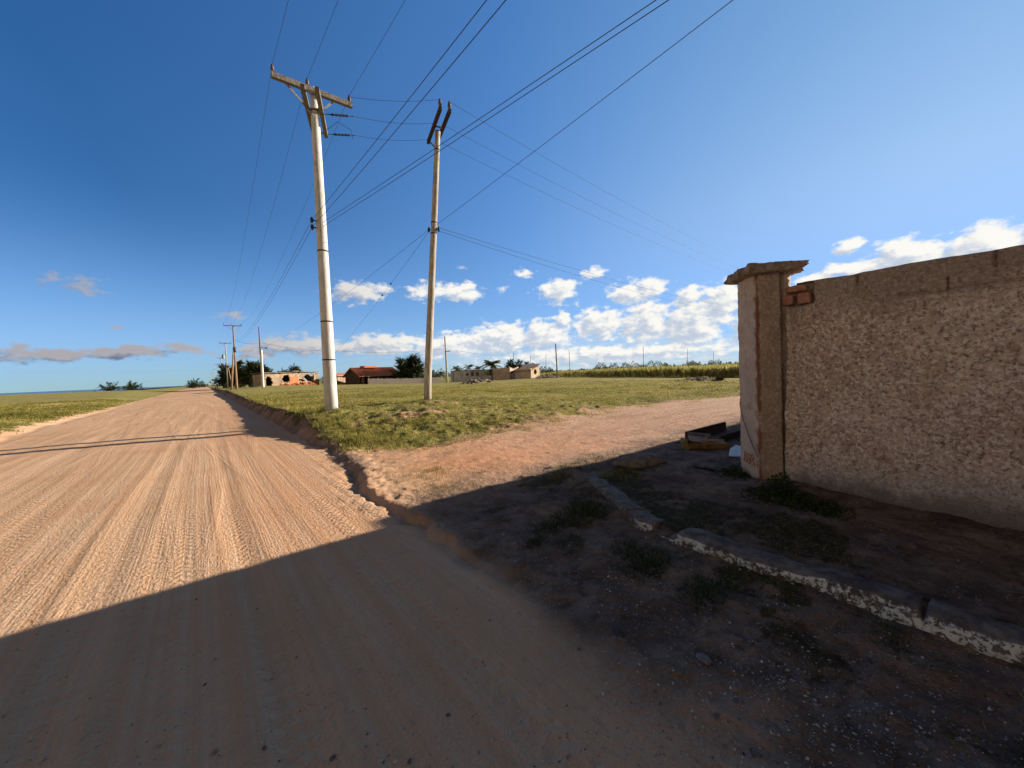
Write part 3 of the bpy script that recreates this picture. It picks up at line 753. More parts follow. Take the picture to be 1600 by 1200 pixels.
# ------------------------------------------------------------------ poles
M_CONC = simple('pole_concrete', (.50, .495, .48), (.64, .635, .62), 3, .01, c3=(.38, .365, .345), stretch=(3, 3, .7))
M_CONC2 = simple('stained_concrete', (.30, .26, .21), (.48, .43, .36), 3, .012, c3=(.24, .20, .16), stretch=(4, 4, .6))
M_TIMB = simple('weathered_timber', (.13, .115, .10), (.25, .225, .19), 6, .02, stretch=(8, 8, 1))
M_TIMBD = simple('dark_timber', (.040, .024, .018), (.085, .045, .03), 6, .02, stretch=(8, 8, 1))
M_PORC = simple('brown_porcelain', (.085, .045, .035), (.15, .09, .07), 5, 0, .25, spec=.5)
M_STEEL = simple('galvanised_steel', (.22, .22, .22), (.34, .34, .34), 9, 0, .5, spec=.4)
M_DARK = simple('dark_iron', (.03, .03, .032), (.06, .055, .05), 9, 0, .6)
M_WOODPOLE = simple('brown_pole_wood', (.20, .125, .075), (.36, .25, .16), 4, .02, stretch=(7, 7, .6))

def insulator(parent, org, p, name='insulator', sc=1.0):
    mb = MB(org); p = np.array(p, float)
    zs = [(0, .018), (.05, .018), (.055, .050), (.09, .055), (.10, .036), (.125, .052), (.155, .045), (.165, .028), (.20, .034), (.235, .020)]
    mb.tube([p+np.array([0, 0, z*sc]) for z, _ in zs], [r*sc for _, r in zs], 10)
    return mb.build(name, M_PORC, parent, True)
def string_insulator(parent, org, a, d, L=.55):
    mb = MB(org); a = np.array(a, float); d = np.array(d, float)/np.linalg.norm(d)
    pts = []; rs = []
    for i in range(19):
        t = i/18; pts.append(a+d*L*t); rs.append(.012 if (t < .22 or t > .8) else (.045 if i % 2 else .018))
    mb.tube(pts, rs, 8)
    return mb.build('strain_insulator', M_DARK, parent, True)

def shaft(parent, org, base, top, r0, r1, mat, rings=()):
    base = np.array(base, float); top = np.array(top, float)
    mb = MB(org); n = 14
    L = np.linalg.norm(top-base)
    mb.tube([base+(top-base)*t-np.array([0, 0, .5*(t == 0)]) for t in np.linspace(0, 1, n)], [r0+(r1-r0)*t for t in np.linspace(0, 1, n)], 20)
    o = mb.build('shaft', mat, parent, True)
    for t in rings:
        m2 = MB(org); p = base+(top-base)*t; r = r0+(r1-r0)*t+.006
        m2.tube([p-np.array([0, 0, .02]), p+np.array([0, 0, .02])], [r, r], 20); m2.build('clamp_band', M_DARK, parent, True)
    return o
HV = {}; ARM_OFF = []
# --- concrete pole with the wide crossarm
Y1 = P1B[1]
pole1 = empty('utility_pole', P1B, 'tall pale round concrete power pole with wide timber crossarm at the verge edge', 'utility pole', 'power poles along the road')
tp1 = at_y(494, 140, Y1); tp1 = np.array([P1B[0], Y1, tp1[2]])
shaft(pole1, P1B, P1B, tp1, .20, .115, M_CONC, (.16, .28, .50, .93))
aL = at_y(424, 119, Y1-.16); aR = at_y(550, 163, Y1-.16)
za = (aL[2]+aR[2])/2; aL[2] = za; aR[2] = za
mb = MB(P1B); mb.bar(aL, aR, .13, .15); mb.build('crossarm', M_TIMB, pole1)
mb = MB(P1B); mb.bar((P1B[0]-.8, Y1-.12, za-.06), (P1B[0]-.06, Y1-.12, za-.75), .04, .05); mb.build('brace', M_STEEL, pole1)
mb = MB(P1B); mb.bar((P1B[0]+.55, Y1-.12, za-.06), (P1B[0]+.06, Y1-.12, za-.6), .04, .05); mb.build('brace', M_STEEL, pole1)
for f in (.015, .42, .965):
    p = aL+(aR-aL)*f; p = np.array([p[0], p[1], za+.075]); insulator(pole1, P1B, p, sc=1.0)
    ARM_OFF.append(p+np.array([0, 0, .21]))
# double arm toward the second pole's line
dv = np.array([math.sin(rad(19)), math.cos(rad(19)), 0]); dn = np.array([dv[1], -dv[0], 0])
zb = za-.52; ctr1 = np.array([P1B[0], Y1, zb])
for s in (-1, 1):
    mb = MB(P1B); mb.bar(ctr1+dn*.19*s-dv*1.05, ctr1+dn*.19*s+dv*1.25, .12, .15); mb.build('crossarm', M_TIMB, pole1)
for f in (-.9, 1.12):
    mb = MB(P1B); mb.bar(ctr1+dv*f-dn*.24, ctr1+dv*f+dn*.24, .05, .05); mb.build('spacer_bolt', M_STEEL, pole1)
mb = MB(P1B); mb.tube([ctr1+dn*.23+dv*.9, ctr1+dn*.6+dv*.8+np.array([0, 0, .28]), ctr1+dn*1.0+dv*1.0+np.array([0, 0, .2]), ctr1+dn*1.05+dv*1.15-np.array([0, 0, .03])], .008, 5); mb.build('jumper_wire', M_WIRE, pole1)
# --- leaning second pole with twin dark arms
d2 = np.linalg.norm((P2B-CAM)@Fv)
tp2 = at_depth(684, 205, d2*1.01)
pole2 = empty('utility_pole', P2B, 'slim leaning concrete pole with two parallel dark timber arms at its top', 'utility pole')
shaft(pole2, P2B, P2B, tp2, .145, .10, M_CONC2, (.62, .66, .93))
dv2 = np.array([math.sin(rad(15)), math.cos(rad(15)), 0]); dn2 = np.array([dv2[1], -dv2[0], 0])
axis2 = (tp2-P2B)/np.linalg.norm(tp2-P2B); c2 = tp2+axis2*.10
for s in (-1, 1):
    mb = MB(P2B); mb.bar(c2+dn2*.17*s-dv2*1.15, c2+dn2*.17*s+dv2*1.0, .10, .14); mb.build('crossarm', M_TIMBD, pole2)
    mb = MB(P2B); mb.bar(c2+dn2*.10*s+dv2*.9-np.array([0, 0, .04]), c2-axis2*.75+dn2*.06*s, .035, .04); mb.build('brace', M_TIMBD, pole2)
    insulator(pole2, P2B, c2+dn2*.17*s-dv2*1.10+np.array([0, 0, .07]), sc=1.2)
mb = MB(P2B); mb.bar(c2+dv2*-.1-dn2*.22, c2+dv2*-.1+dn2*.22, .05, .05); mb.build('spacer_bolt', M_STEEL, pole2)
mid2 = P2B+(tp2-P2B)*.635; m2a = at_depth(683, 357, d2*1.0)
mid2 = P2B+(tp2-P2B)*((m2a[2]-P2B[2])/(tp2[2]-P2B[2]))
for s in (-1, 1):
    mb = MB(P2B); q = mid2+np.array([.19*s*R0[0], .19*s*R0[1], 0]); mb.tube([q-np.array([0, 0, .10]), q-np.array([0, 0, .03]), q+np.array([0, 0, .03]), q+np.array([0, 0, .10])], [.02, .05, .05, .02], 8)
    mb.bar(mid2, q, .03, .03); mb.build('spool_insulator', M_DARK, pole2, True)
mid1 = at_depth(515, 350, np.linalg.norm((P1B-CAM)@Fv)); mid1 = np.array([P1B[0], Y1, mid1[2]])
for dz in (0, -.22):
    mb = MB(P1B); q = mid1+np.array([-.27, -.02, dz]); mb.tube([q-np.array([0, 0, .09]), q-np.array([0, 0, .03]), q+np.array([0, 0, .03]), q+np.array([0, 0, .09])], [.02, .05, .05, .02], 8)
    mb.bar(mid1+np.array([0, 0, dz]), q, .03, .03); mb.build('spool_insulator', M_DARK, pole1, True)

# --- poles of the same line marching off along the road
ARM_DX = [p[0]-P1B[0] for p in ARM_OFF]; ARM_H = ARM_OFF[0][2]-P1B[2]
row = []
ROW = [(364, 508.5, 59.5, 'wood', 'brown timber crossarm pole propped by a second leg, first past the concrete pole'),
       (352, 536, 90, 'trafo', 'timber pole hung with a transformer, second along the road beyond the concrete pole'),
       (345, 559, 150, 'plain', 'grey crossarm pole by the windswept trees, third along the road past the concrete pole'),
       (339, 569.5, 190, 'plain', 'grey crossarm pole by the road, just nearer than the small far ones'),
       (335, 577, 250, 'plain', 'small far crossarm pole down the road, nearest of the tiny distant ones'),
       (332, 582, 320, 'plain', 'tiny far crossarm pole down the road, second of the distant ones'),
       (329.5, 586, 410, 'plain', 'tiny far crossarm pole down the road, third of the distant ones'),
       (327, 589.5, 520, 'plain', 'last tiny crossarm pole near the vanishing point of the road')]
for (px, py, d, kind, lab) in ROW:
    top = at_depth(px, py, d); bx, by = top[0], top[1]; bz = hz(bx, by); B_ = np.array([bx, by, bz]); H_ = top[2]-bz
    o = empty('utility_pole', B_, lab, 'utility pole', 'power poles along the road')
    shaft(o, B_, B_, (bx, by, bz+H_), .16, .10, M_WOODPOLE if kind == 'wood' else M_CONC2)
    mb = MB(B_); mb.bar((bx+ARM_DX[0]-.05, by-.14, bz+H_-.05), (bx+ARM_DX[2]+.08, by-.14, bz+H_-.05), .13, .14); mb.build('crossarm', M_TIMB, o)
    if d < 160:
        for dx in ARM_DX: insulator(o, B_, (bx+dx, by-.14, bz+H_+.02), sc=1.2)
        mb = MB(B_); mb.bar((bx-.9, by-.12, bz+H_-.1), (bx-.05, by-.12, bz+H_-.75), .05, .05); mb.build('brace', M_STEEL, o)
    if kind == 'wood':
        mb = MB(B_); q = np.array([bx-.75, by-.55, hz(bx-.75, by-.55)-.3]); mb.tube([q, q+(np.array([bx-.12, by, bz+H_*.62])-q)*.5, (bx-.12, by-.05, bz+H_*.62)], [.15, .13, .10], 10); mb.build('prop_leg', M_WOODPOLE, o, True)
        mb = MB(B_); mb.tube([(bx, by, bz+H_*.58), (bx, by, bz+H_*.66)], [.20, .20], 12); mb.build('clamp_band', M_DARK, o, True)
    if kind == 'trafo':
        tk = MB(B_); c = np.array([bx-.55, by-.1, bz+H_*.70]); tk.tube([c-np.array([0, 0, .45]), c-np.array([0, 0, .42]), c+np.array([0, 0, .40]), c+np.array([0, 0, .47])], [.22, .30, .30, .20], 14)
        tk.bar(c+np.array([.25, 0, .2]), (bx, by, c[2]+.2), .08, .12); tr_ = tk.build('transformer', M_STEEL, o, False)
        for s in (-.12, .12):
            m2 = MB(B_); m2.tube([c+np.array([s, 0, .45]), c+np.array([s, 0, .6]), c+np.array([s*1.2, 0, .75])], [.05, .04, .02], 8); m2.build('bushing', M_PORC, tr_, True)
        for s in (-.5, -.2):
            m2 = MB(B_); m2.bar((bx+s, by-.2, bz+H_-1.6), (bx+s-.12, by-.25, bz+H_-.9), .07, .07); m2.build('fuse_cutout', M_CONC, o)
        mb = MB(B_); q = np.array([bx+.9, by-.3, hz(bx+.9, by-.3)-.3]); mb.tube([q, (bx+.1, by, bz+H_*.55)], [.13, .10], 10); mb.build('prop_leg', M_WOODPOLE, o, True)
        mb = MB(B_); mb.box((bx+.22, by-.1, bz+H_*.49), (.16, .14, .24)); mb.build('meter_box', M_DARK, o)
    row.append((B_, H_))

# --- single poles out in the field
def lone(px_b, py_b, px_t, py_t, d, r0, r1, mat, lab, group=None, step=None, name='utility_pole'):
    b = at_depth(px_b, py_b, d); z = hz(b[0], b[1]); B_ = np.array([b[0], b[1], z]); T_ = at_depth(px_t, py_t, d)
    o = empty(name, B_, lab, 'utility pole', group)
    if step:
        k = B_+(T_-B_)*step; shaft(o, B_, B_, k, r0, r0*.85, mat)
        mb = MB(B_); mb.tube([k-np.array([.12, 0, .8]), T_-np.array([.12, 0, 0])], [r1*1.2, r1], 8); mb.build('top_mast', M_TIMB, o, True)
    else: shaft(o, B_, B_, T_, r0, r1, mat)
    return o, B_, T_
lp1, L1B, L1T = lone(411, 604, 406, 511, 62, .21, .10, M_CONC, 'white based lone pole with a dark extension mast in front of the brick ruin', step=.62)
mb = MB(L1B); q = L1B+(L1T-L1B)*.66; mb.bar(q, q+R0*.75-np.array([0, 0, .1]), .05, .05); mb.box(q+R0*.8-np.array([0, 0, .12]), (.16, .1, .09)); mb.build('street_lamp', M_DARK, lp1)
lp2, L2B, L2T = lone(699, 597, 695, 526, 74, .19, .12, M_CONC2, 'lone pale pole beside the left end of the grey roofless house')
mb = MB(L2B); q = L2B+(L2T-L2B)*.68; mb.bar(q, q+R0*.9+np.array([0, 0, .1]), .06, .06); mb.box(q+R0*.5, (.35, .06, .06), R0); mb.build('street_lamp', M_DARK, lp2)
lp3, L3B, L3T = lone(871, 589, 868, 537, 68, .13, .09, M_TIMB, 'thin leaning grey pole at the left end of the crop field')
FARP = [(890.5, 566, 889, 546, 220, 'thin faint distant pole right of the leaning grey pole'), (1005, 560, 1005, 541, 230, 'thin distant pole standing up from the middle of the crop field hedge'),
        (1074, 560, 1074, 545, 270, 'thin distant pole above the hedge, second from the right'), (1115, 559, 1115, 548, 320, 'shortest distant pole nearest the corner pillar'),
        (853, 573, 853, 555, 260, 'faint distant pole just left of the leaning grey pole'), (829, 575, 829, 556, 240, 'faint distant pole above the pink walled ruin'), (802, 577, 802, 551, 190, 'distant pole behind the junction of grey and pink walls'),
        (755, 580, 755, 566, 300, 'faint short distant pole left of the palm')]
fp = []
for (a, b_, c, d_, dd, lab) in FARP: fp.append(lone(a, b_+6, c, d_, dd, .15, .12, M_TIMB, lab, 'faint poles on the far horizon'))
# next pole of the line along the lane, beyond the corner pillar
XT = at_depth(1195, 436, 37.); XB = np.array([XT[0], XT[1], hz(XT[0], XT[1])])
pole3 = empty('utility_pole', XB, 'concrete pole along the side road, hidden behind the corner pillar', 'utility pole')
shaft(pole3, XB, XB, XT, .15, .10, M_CONC2, (.66,))
for s in (-1, 1):
    mb = MB(XB); mb.bar(XT+dn2*.15*s-dv2*1.1, XT+dn2*.15*s+dv2*1.1, .10, .14); mb.build('crossarm', M_TIMBD, pole3)

# ------------------------------------------------------------------ wires
def span(a, b, sag, n=36):
    a = np.array(a, float); b = np.array(b, float)
    return [a+(b-a)*t-np.array([0, 0, sag*4*t*(1-t)]) for t in np.linspace(0, 1, n)]
def wire(chains, r, label, group, knots=()):
    pts = []
    for (a, b, s) in chains: pts += span(a, b, s)[(1 if pts else 0):]
    org = pts[0]
    mb = MB(org); mb.tube(pts, r, 6)
    for k in knots:
        i = int(k*(len(pts)-1)); p = pts[i]; d = pts[i+1]-pts[i]; d /= np.linalg.norm(d)
        mb.tube([p-d*.12, p-d*.05, p+d*.05, p+d*.12], [r, .04, .04, r], 8)
    o = mb.build('power_cable', M_WIRE, None, True); o.location = tuple(org)
    return tag(o, label, 'cable', group)
G1 = 'high cables along the road'
RW = .005
nm = ['outermost of the high cables, on the left end of the wide crossarm', 'middle high cable on the wide crossarm of the concrete pole', 'high cable on the right end of the wide crossarm']
for k in range(3):
    p = ARM_OFF[k]
    ch = [(p+np.array([0, -52, -.2]), p, 1.0)]
    prev = p
    for i, (B_, H_) in enumerate(row):
        q = np.array([B_[0]+ARM_DX[k], B_[1]-.14, B_[2]+H_+.28]); ch.append((prev, q, (1.5, .5, .8, .5, .7, .8, .8, .8)[i])); prev = q
    wire(ch, RW, nm[k], G1, (.085,))
ma = mid1+np.array([-.27, -.02, 0]); mb_ = mid1+np.array([-.27, -.02, -.22])
f1 = np.array([row[0][0][0]-.2, row[0][0][1], row[0][0][2]+row[0][1]*.78]); f2 = f1-np.array([0, 0, .35])
wire([(ma+np.array([.1, -52, .3]), ma, .9), (ma, f1, 1.2)], .0060, 'lower roadside cable clamped to the middle of the concrete pole, upper of two', 'low cables along the road')
wire([(mb_+np.array([.25, -52, .3]), mb_, .9), (mb_, f2, 1.2)], .0060, 'lower roadside cable clamped to the middle of the concrete pole, lower of two', 'low cables along the road')
# pair crossing over the yard to the concrete pole
vdir = np.array([math.sin(rad(-9.5)), math.cos(rad(-9.5)), 0])
for s, lab in ((0, 'left of two close cables sweeping from upper right to the concrete pole'), (1, 'right of two close cables sweeping from upper right to the concrete pole')):
    a = mid1+np.array([0, -.2, -.08-.12*s]); b = a-vdir*46+np.array([.15*s, 0, .6+.2*s]); wire([(b, a, .35)], .0060, lab, 'cables crossing above the yard')
a = mid2+np.array([0, -.1, .1]); wire([(a-np.array([math.sin(rad(3)), math.cos(rad(3)), 0])*48+np.array([0, 0, .5]), a, .35)], .0060, 'single cable from upper right down to the middle of the leaning pole', 'cables crossing above the yard')
# between the two near poles
G2 = 'short spans between the two near poles'
d12 = c2-ctr1; d12 = d12/np.linalg.norm(d12)
T = [(ARM_OFF[2]-np.array([0, 0, .03]), c2-dn2*.17-dv2*1.10+np.array([0, 0, .33]), 0), (ctr1+dn*.24+dv*.05, c2-dn2*.22-dv2*.25, 1), (ctr1+dn*.24+dv*1.12, c2-dn2*.22+dv2*.8, 1)]
labs = ['top short cable from crossarm end to the leaning pole', 'middle short cable between the poles, with a strain insulator', 'lowest short cable between the poles, with a strain insulator and looped jumper']
for (a, b, ins), lab in zip(T, labs):
    if ins:
        e = b-a; e = e/np.linalg.norm(e); string_insulator(pole1, P1B, a, e, 1.0); a = a+e*1.0
    wire([(a, b, .10)], RW, lab, G2)
# line along the side road
G3 = 'cables running off above the side road'
for k, (a, off, lab) in enumerate(((c2+dn2*.17-dv2*1.10+np.array([0, 0, .33]), -1.0, 'uppermost of three high cables from the leaning pole toward the wall'), (c2+dn2*.2-dv2*.25, -.1, 'middle of three high cables from the leaning pole toward the wall'), (c2+dn2*.2+dv2*.8, .9, 'lowest of three high cables from the leaning pole toward the wall'))):
    wire([(a, XT+dv2*off+np.array([0, 0, .1]), .45)], RW, lab, G3)
ml = mid2+np.array([.19*R0[0], .19*R0[1], 0]); low3 = XB+(XT-XB)*.66
wire([(ml+np.array([0, 0, .06]), low3+np.array([0, 0, .15]), .45)], .0060, 'upper of two low slack cables from the leaning pole toward the wall', G3)
wire([(ml-np.array([0, 0, .06]), low3-np.array([0, 0, .25]), .6)], .0060, 'lower of two low slack cables from the leaning pole toward the wall', G3)
mr_ = mid2-np.array([.19*R0[0], .19*R0[1], 0])
wire([(mr_, L1B+(L1T-L1B)*.66, .6)], .0060, 'cable from the leaning pole down left to the lone pole before the ruin', None, (.26,))
HD = at_depth(484, 577, 74.)
wire([(mr_-np.array([0, 0, .06]), HD, 1.3)], .0060, 'slack service cable from the leaning pole down to the brick ruin', None, (.105, .12, .135))
q1 = L1B+(L1T-L1B)*.74; q0 = np.array([row[0][0][0]+.15, row[0][0][1], row[0][0][2]+row[0][1]*.78])
wire([(q0, q1, .4), (q1, at_depth(525, 548, 68), .35), (at_depth(525, 548, 68), L2B+(L2T-L2B)*.74, .5), (L2B+(L2T-L2B)*.74, at_depth(802, 556, 190), .6), (at_depth(802, 556, 190), at_depth(1005, 545, 230), .5)], .018, 'long faint cable strung low across the houses between the lone poles', None)

# ------------------------------------------------------------------ buildings far across the field
def cells(name, mat, parent, org, A, u, W, H, thick, open_f=None, top_f=None, c=.2, out=0.0, jit=.0):
    """a wall of thickness `thick` standing on A along u, cut into cells so that openings and broken edges are real holes"""
    n = np.array([u[1], -u[0], 0.]); u3 = np.array([u[0], u[1], 0.])
    nx = max(1, round(W/c)); nz = max(1, round(H/c)); dx = W/nx; dz = H/nz
    solid = np.ones((nx, nz), bool)
    for i in range(nx):
        for k in range(nz):
            x, z = (i+.5)*dx, (k+.5)*dz
            if top_f and z > top_f(x): solid[i, k] = False
            if open_f and open_f(x, z): solid[i, k] = False
    vid = {}; V_ = []; F_ = []
    def v(i, k, s):
        key = (i, k, s)
        if key not in vid:
            j = RNG.uniform(-jit, jit, 2) if jit else (0, 0)
            p = A+u3*(i*dx+j[0])+np.array([0, 0, k*dz+j[1]])+n*(out if s == 0 else out-thick)
            vid[key] = len(V_); V_.append(p-org)
        return vid[key]
    g = lambda i, k: 0 <= i < nx and 0 <= k < nz and solid[i, k]
    for i in range(nx):
        for k in range(nz):
            if not solid[i, k]: continue
            a, b, c_, d = (i, k), (i+1, k), (i+1, k+1), (i, k+1)
            F_.append((v(*a, 0), v(*b, 0), v(*c_, 0), v(*d, 0))); F_.append((v(*d, 1), v(*c_, 1), v(*b, 1), v(*a, 1)))
            if not g(i-1, k): F_.append((v(*a, 1), v(*a, 0), v(*d, 0), v(*d, 1)))
            if not g(i+1, k): F_.append((v(*b, 0), v(*b, 1), v(*c_, 1), v(*c_, 0)))
            if not g(i, k-1): F_.append((v(*a, 1), v(*b, 1), v(*b, 0), v(*a, 0)))
            if not g(i, k+1): F_.append((v(*d, 0), v(*c_, 0), v(*c_, 1), v(*d, 1)))
    return link_mesh(name, V_, F_, mat, parent)
def plan(px0, px1, py, d, ang):
    """foot of the left corner, direction along the front and its length"""
    A = at_depth(px0, py, d); u = np.array([math.sin(ang), math.cos(ang)])
    r = ray(px1, py); # A.xy + u*t = r.xy*s
    mtx = np.array([[u[0], -r[0]], [u[1], -r[1]]]); t, s = np.linalg.solve(mtx, -A[:2])
    A[2] = min(hz(A[0], A[1]), hz(A[0]+u[0]*t, A[1]+u[1]*t))-.1
    return A, u, t
def facing(nx, ny): return math.atan2(-ny, nx)  # direction along a front whose normal is (nx, ny), as an angle from +Y
M_BEIGE = simple('stained_beige_render', (.29, .205, .135), (.46, .35, .235), 1.6, .02, c3=(.22, .13, .085))
M_GREYR = simple('grey_cement_render', (.46, .45, .465), (.62, .61, .62), .8, .02, c3=(.30, .29, .30))
M_PINK = simple('pinkish_render', (.44, .32, .25), (.58, .44, .35), 1.0, .02, c3=(.36, .25, .19))
M_BROKEN = simple('broken_brickwork', (.46, .15, .06), (.60, .27, .13), 5, .05, c3=(.52, .38, .26))
M_TILE = simple('clay_roof_tiles', (.44, .17, .10), (.58, .27, .17), 3, .05, c3=(.34, .15, .10), stretch=(1, 6, 1))
M_DKWOOD = simple('dark_house_wall', (.055, .035, .028), (.11, .065, .045), 3, .02)
M_VOID = simple('dark_interior', (.02, .018, .016), (.05, .042, .035), 2, 0)  # near-black colour for the back walls seen through openings
M_FENCE = simple('grey_planks', (.27, .23, .20), (.42, .37, .32), 3, .03, stretch=(9, 9, .5))
M_SLAB = simple('stained_slab', (.12, .09, .07), (.26, .19, .14), 2, .02, c3=(.34, .15, .10))
M_YEL = simple('yellow_paint', (.42, .34, .05), (.52, .42, .08), 2, .01)
M_WHITE = simple('dirty_whitewash', (.48, .46, .43), (.66, .63, .58), 3, .01, c3=(.25, .23, .2))
Zv = np.array([0, 0, 1.])

# brick ruin with arches
A, u, W = plan(414, 499, 602, 72, facing(.36, -.93)); u3 = np.array([u[0], u[1], 0]); nn = np.array([u[1], -u[0], 0.])
H_ = 3.0
ruin = empty('ruined_house', A, 'roofless beige house ruin with arched openings and tumbled orange brick', 'house')
def ro(x, z):
    f = x/W
    if ((f-.065)/.062)**2+((z-1.15)/1.15)**2 < 1: return True                       # round doorway
    if ((f-.37)/.066)**2+((z-1.7)/.85)**2 < 1 and z > 1.1: return True                # arch
    if .60 < f < .90 and z > .75+.5*vn(np.array(f*30), np.array(0.), 5) and z < 2.5+.35*math.sin(f*25) and not (.60 < f < .66 and z > 1.6): return True
    return False
cells('wall', M_BEIGE, ruin, A, A, u, W, H_, .25, ro, lambda x: 2.85+.12*math.sin(x*1.7)-(.25 if x/W > .93 else 0), .18, 0, .03)
cells('exposed_brick', M_BROKEN, ruin, A, A+u3*W*.43, u, W*.165, 2.5, .06, None, lambda x: 2.3-.35*abs(math.sin(x*2.3)), .16, .04, .05)
cells('exposed_brick', M_BROKEN, ruin, A, A+u3*W*.87, u, W*.10, 2.1, .06, None, lambda x: .8+x*.75, .16, .04, .05)
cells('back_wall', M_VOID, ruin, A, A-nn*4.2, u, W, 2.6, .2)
cells('side_wall', M_BEIGE, ruin, A, A+u3*W, -nn[:2], 4.2, 2.7, .2, None, lambda x: 2.4+.3*math.sin(x*2), .2, 0, .03)
cells('side_wall', M_BEIGE, ruin, A, A-nn*4.2, nn[:2], 4.2, 2.7, .2)
mb = MB(A); mb.box(A+u3*W*.28-nn*2+Zv*2.98, (W*.30, 2.3, .09), u3, -nn, Zv, .05); mb.box(A+u3*W*.52-nn*1.7+Zv*3.18, (W*.06, 2.2, .10), u3, -nn, Zv, .05); mb.box(A+u3*W*.80-nn*2+Zv*2.99, (W*.19, 2.2, .07), u3, -nn, Zv, .06); mb.build('roof_slab', M_SLAB, ruin)
mb = MB(A); mb.bar(A+u3*W*.64-nn*.5+Zv*2.0, A+u3*W*.80-nn*.6+Zv*.8, .5, .10); mb.bar(A+u3*W*.70-nn*1.2+Zv*2.3, A+u3*W*.83-nn*1.2+Zv*.9, .8, .10); mb.build('fallen_slab', M_GREYR, ruin)
mb = MB(A)
for i in range(420):
    f = RNG.uniform(.27, .90); q = RNG.random()**1.6*1.9
    hh = max(.05, .95-q*.5)*(.55+.45*math.sin(f*21)**2)*RNG.random()
    s_ = RNG.uniform(.06, .20); a = RNG.uniform(0, 3)
    mb.box(A+u3*W*f+nn*q+Zv*(hh+.08), (s_*1.4, s_*.8, s_*.6), (math.cos(a), math.sin(a), .2), (-math.sin(a), math.cos(a), .1), (0, -.1, 1), .03)
rb_ = mb.build('rubble_heap', M_BROKEN); rb_.data.transform(Matrix.Identity(4)); rb_.location = tuple(A)
tag(rb_, 'heap of tumbled orange bricks spilled in front of the arched ruin', 'rubble')

# small shed between the ruin and the tiled house
A, u, W = plan(527, 559, 601, 86, facing(.5, -.86)); u3 = np.array([u[0], u[1], 0]); nn = np.array([u[1], -u[0], 0.])
shed = empty('shed', A, 'low beige shed with ragged tile roof between brick ruin and red roofed house', 'shed')
cells('wall', M_BEIGE, shed, A, A, u, W, 2.3, .2, lambda x, z: (.38 < x/W < .50 and z < 1.7) or (.62 < x/W < .75 and 1 < z < 1.7), None, .2)
cells('side_wall', M_BEIGE, shed, A, A+u3*W, -nn[:2], 3.2, 2.3, .2); cells('side_wall', M_BEIGE, shed, A, A-nn*3.2, nn[:2], 3.2, 2.3, .2); cells('back_wall', M_VOID, shed, A, A-nn*3.2, u, W, 2.3, .2)
mb = MB(A); mb.box(A+u3*W*.5-nn*1.5+Zv*2.52, (W*.56, 2.1, .09), u3, nn*-.98+Zv*.14, Zv, .07); mb.build('roof', M_TILE, shed)

# house with the red tiled roof
A, u, W = plan(563, 623, 600, 82, facing(.2, -.98)); u3 = np.array([u[0], u[1], 0]); nn = np.array([u[1], -u[0], 0.])
hs = empty('tiled_house', A, 'dark walled house under a red clay tile roof behind the plank fence', 'house')
D_ = 6.0
cells('wall', M_DKWOOD, hs, A, A, u, W, 2.3, .2, lambda x, z: (.12 < x/W < .22 and z < 2.0) or (.35 < x/W < .50 and .9 < z < 1.9) or (.66 < x/W < .80 and .9 < z < 1.9), None, .2)
for side, P_, dd in ((0, A+u3*W, -nn[:2]), (1, A-nn*D_, nn[:2])):
    cells('gable_wall', M_DKWOOD, hs, A, P_, dd, D_, 4.0, .2, None, lambda x: 2.3+1.45*(1-abs(x-D_/2)/(D_/2)), .2)
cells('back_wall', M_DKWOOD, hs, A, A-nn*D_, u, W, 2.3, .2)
for sgn, nm_ in ((1, 'roof_slope'), (-1, 'roof_slope')):
    mb = MB(A); ey = A-nn*(-.9 if sgn > 0 else D_+.7)+Zv*2.0; rg = A-nn*D_/2+Zv*3.95
    nr = 60
    for i in range(nr):                                                             # rows of barrel tiles
        x0 = -.6+(W+1.2)*i/nr; x1 = -.6+(W+1.2)*(i+.96)/nr
        p0, p1 = ey+u3*x0, ey+u3*x1; q0_, q1_ = rg+u3*x0, rg+u3*x1; up = Zv*.07
        xm = (x0+x1)/2; pm_, qm_ = ey+u3*xm+up, rg+u3*xm+up
        mb.add([p0, pm_, p1, q1_, qm_, q0_, p0-Zv*.1, p1-Zv*.1, q1_-Zv*.1, q0_-Zv*.1], [(0, 1, 4, 5), (1, 2, 3, 4), (0, 6, 7, 2, 1), (6, 9, 8, 7), (5, 9, 6, 0), (2, 7, 8, 3)])
    mb.build(nm_, M_TILE, hs)
mb = MB(A); mb.box(A+u3*W*.40-nn*D_/2+Zv*4.12, (W*.16, 1.0, .22), u3, -nn, Zv); mb.build('ridge_vent', M_TILE, hs)
for f in (.02, .34, .66, .98):
    mb = MB(A); p = A+u3*W*f+nn*.75; mb.tube([p, p+Zv*2.1], .07, 8); mb.build('veranda_post', M_DKWOOD, hs)
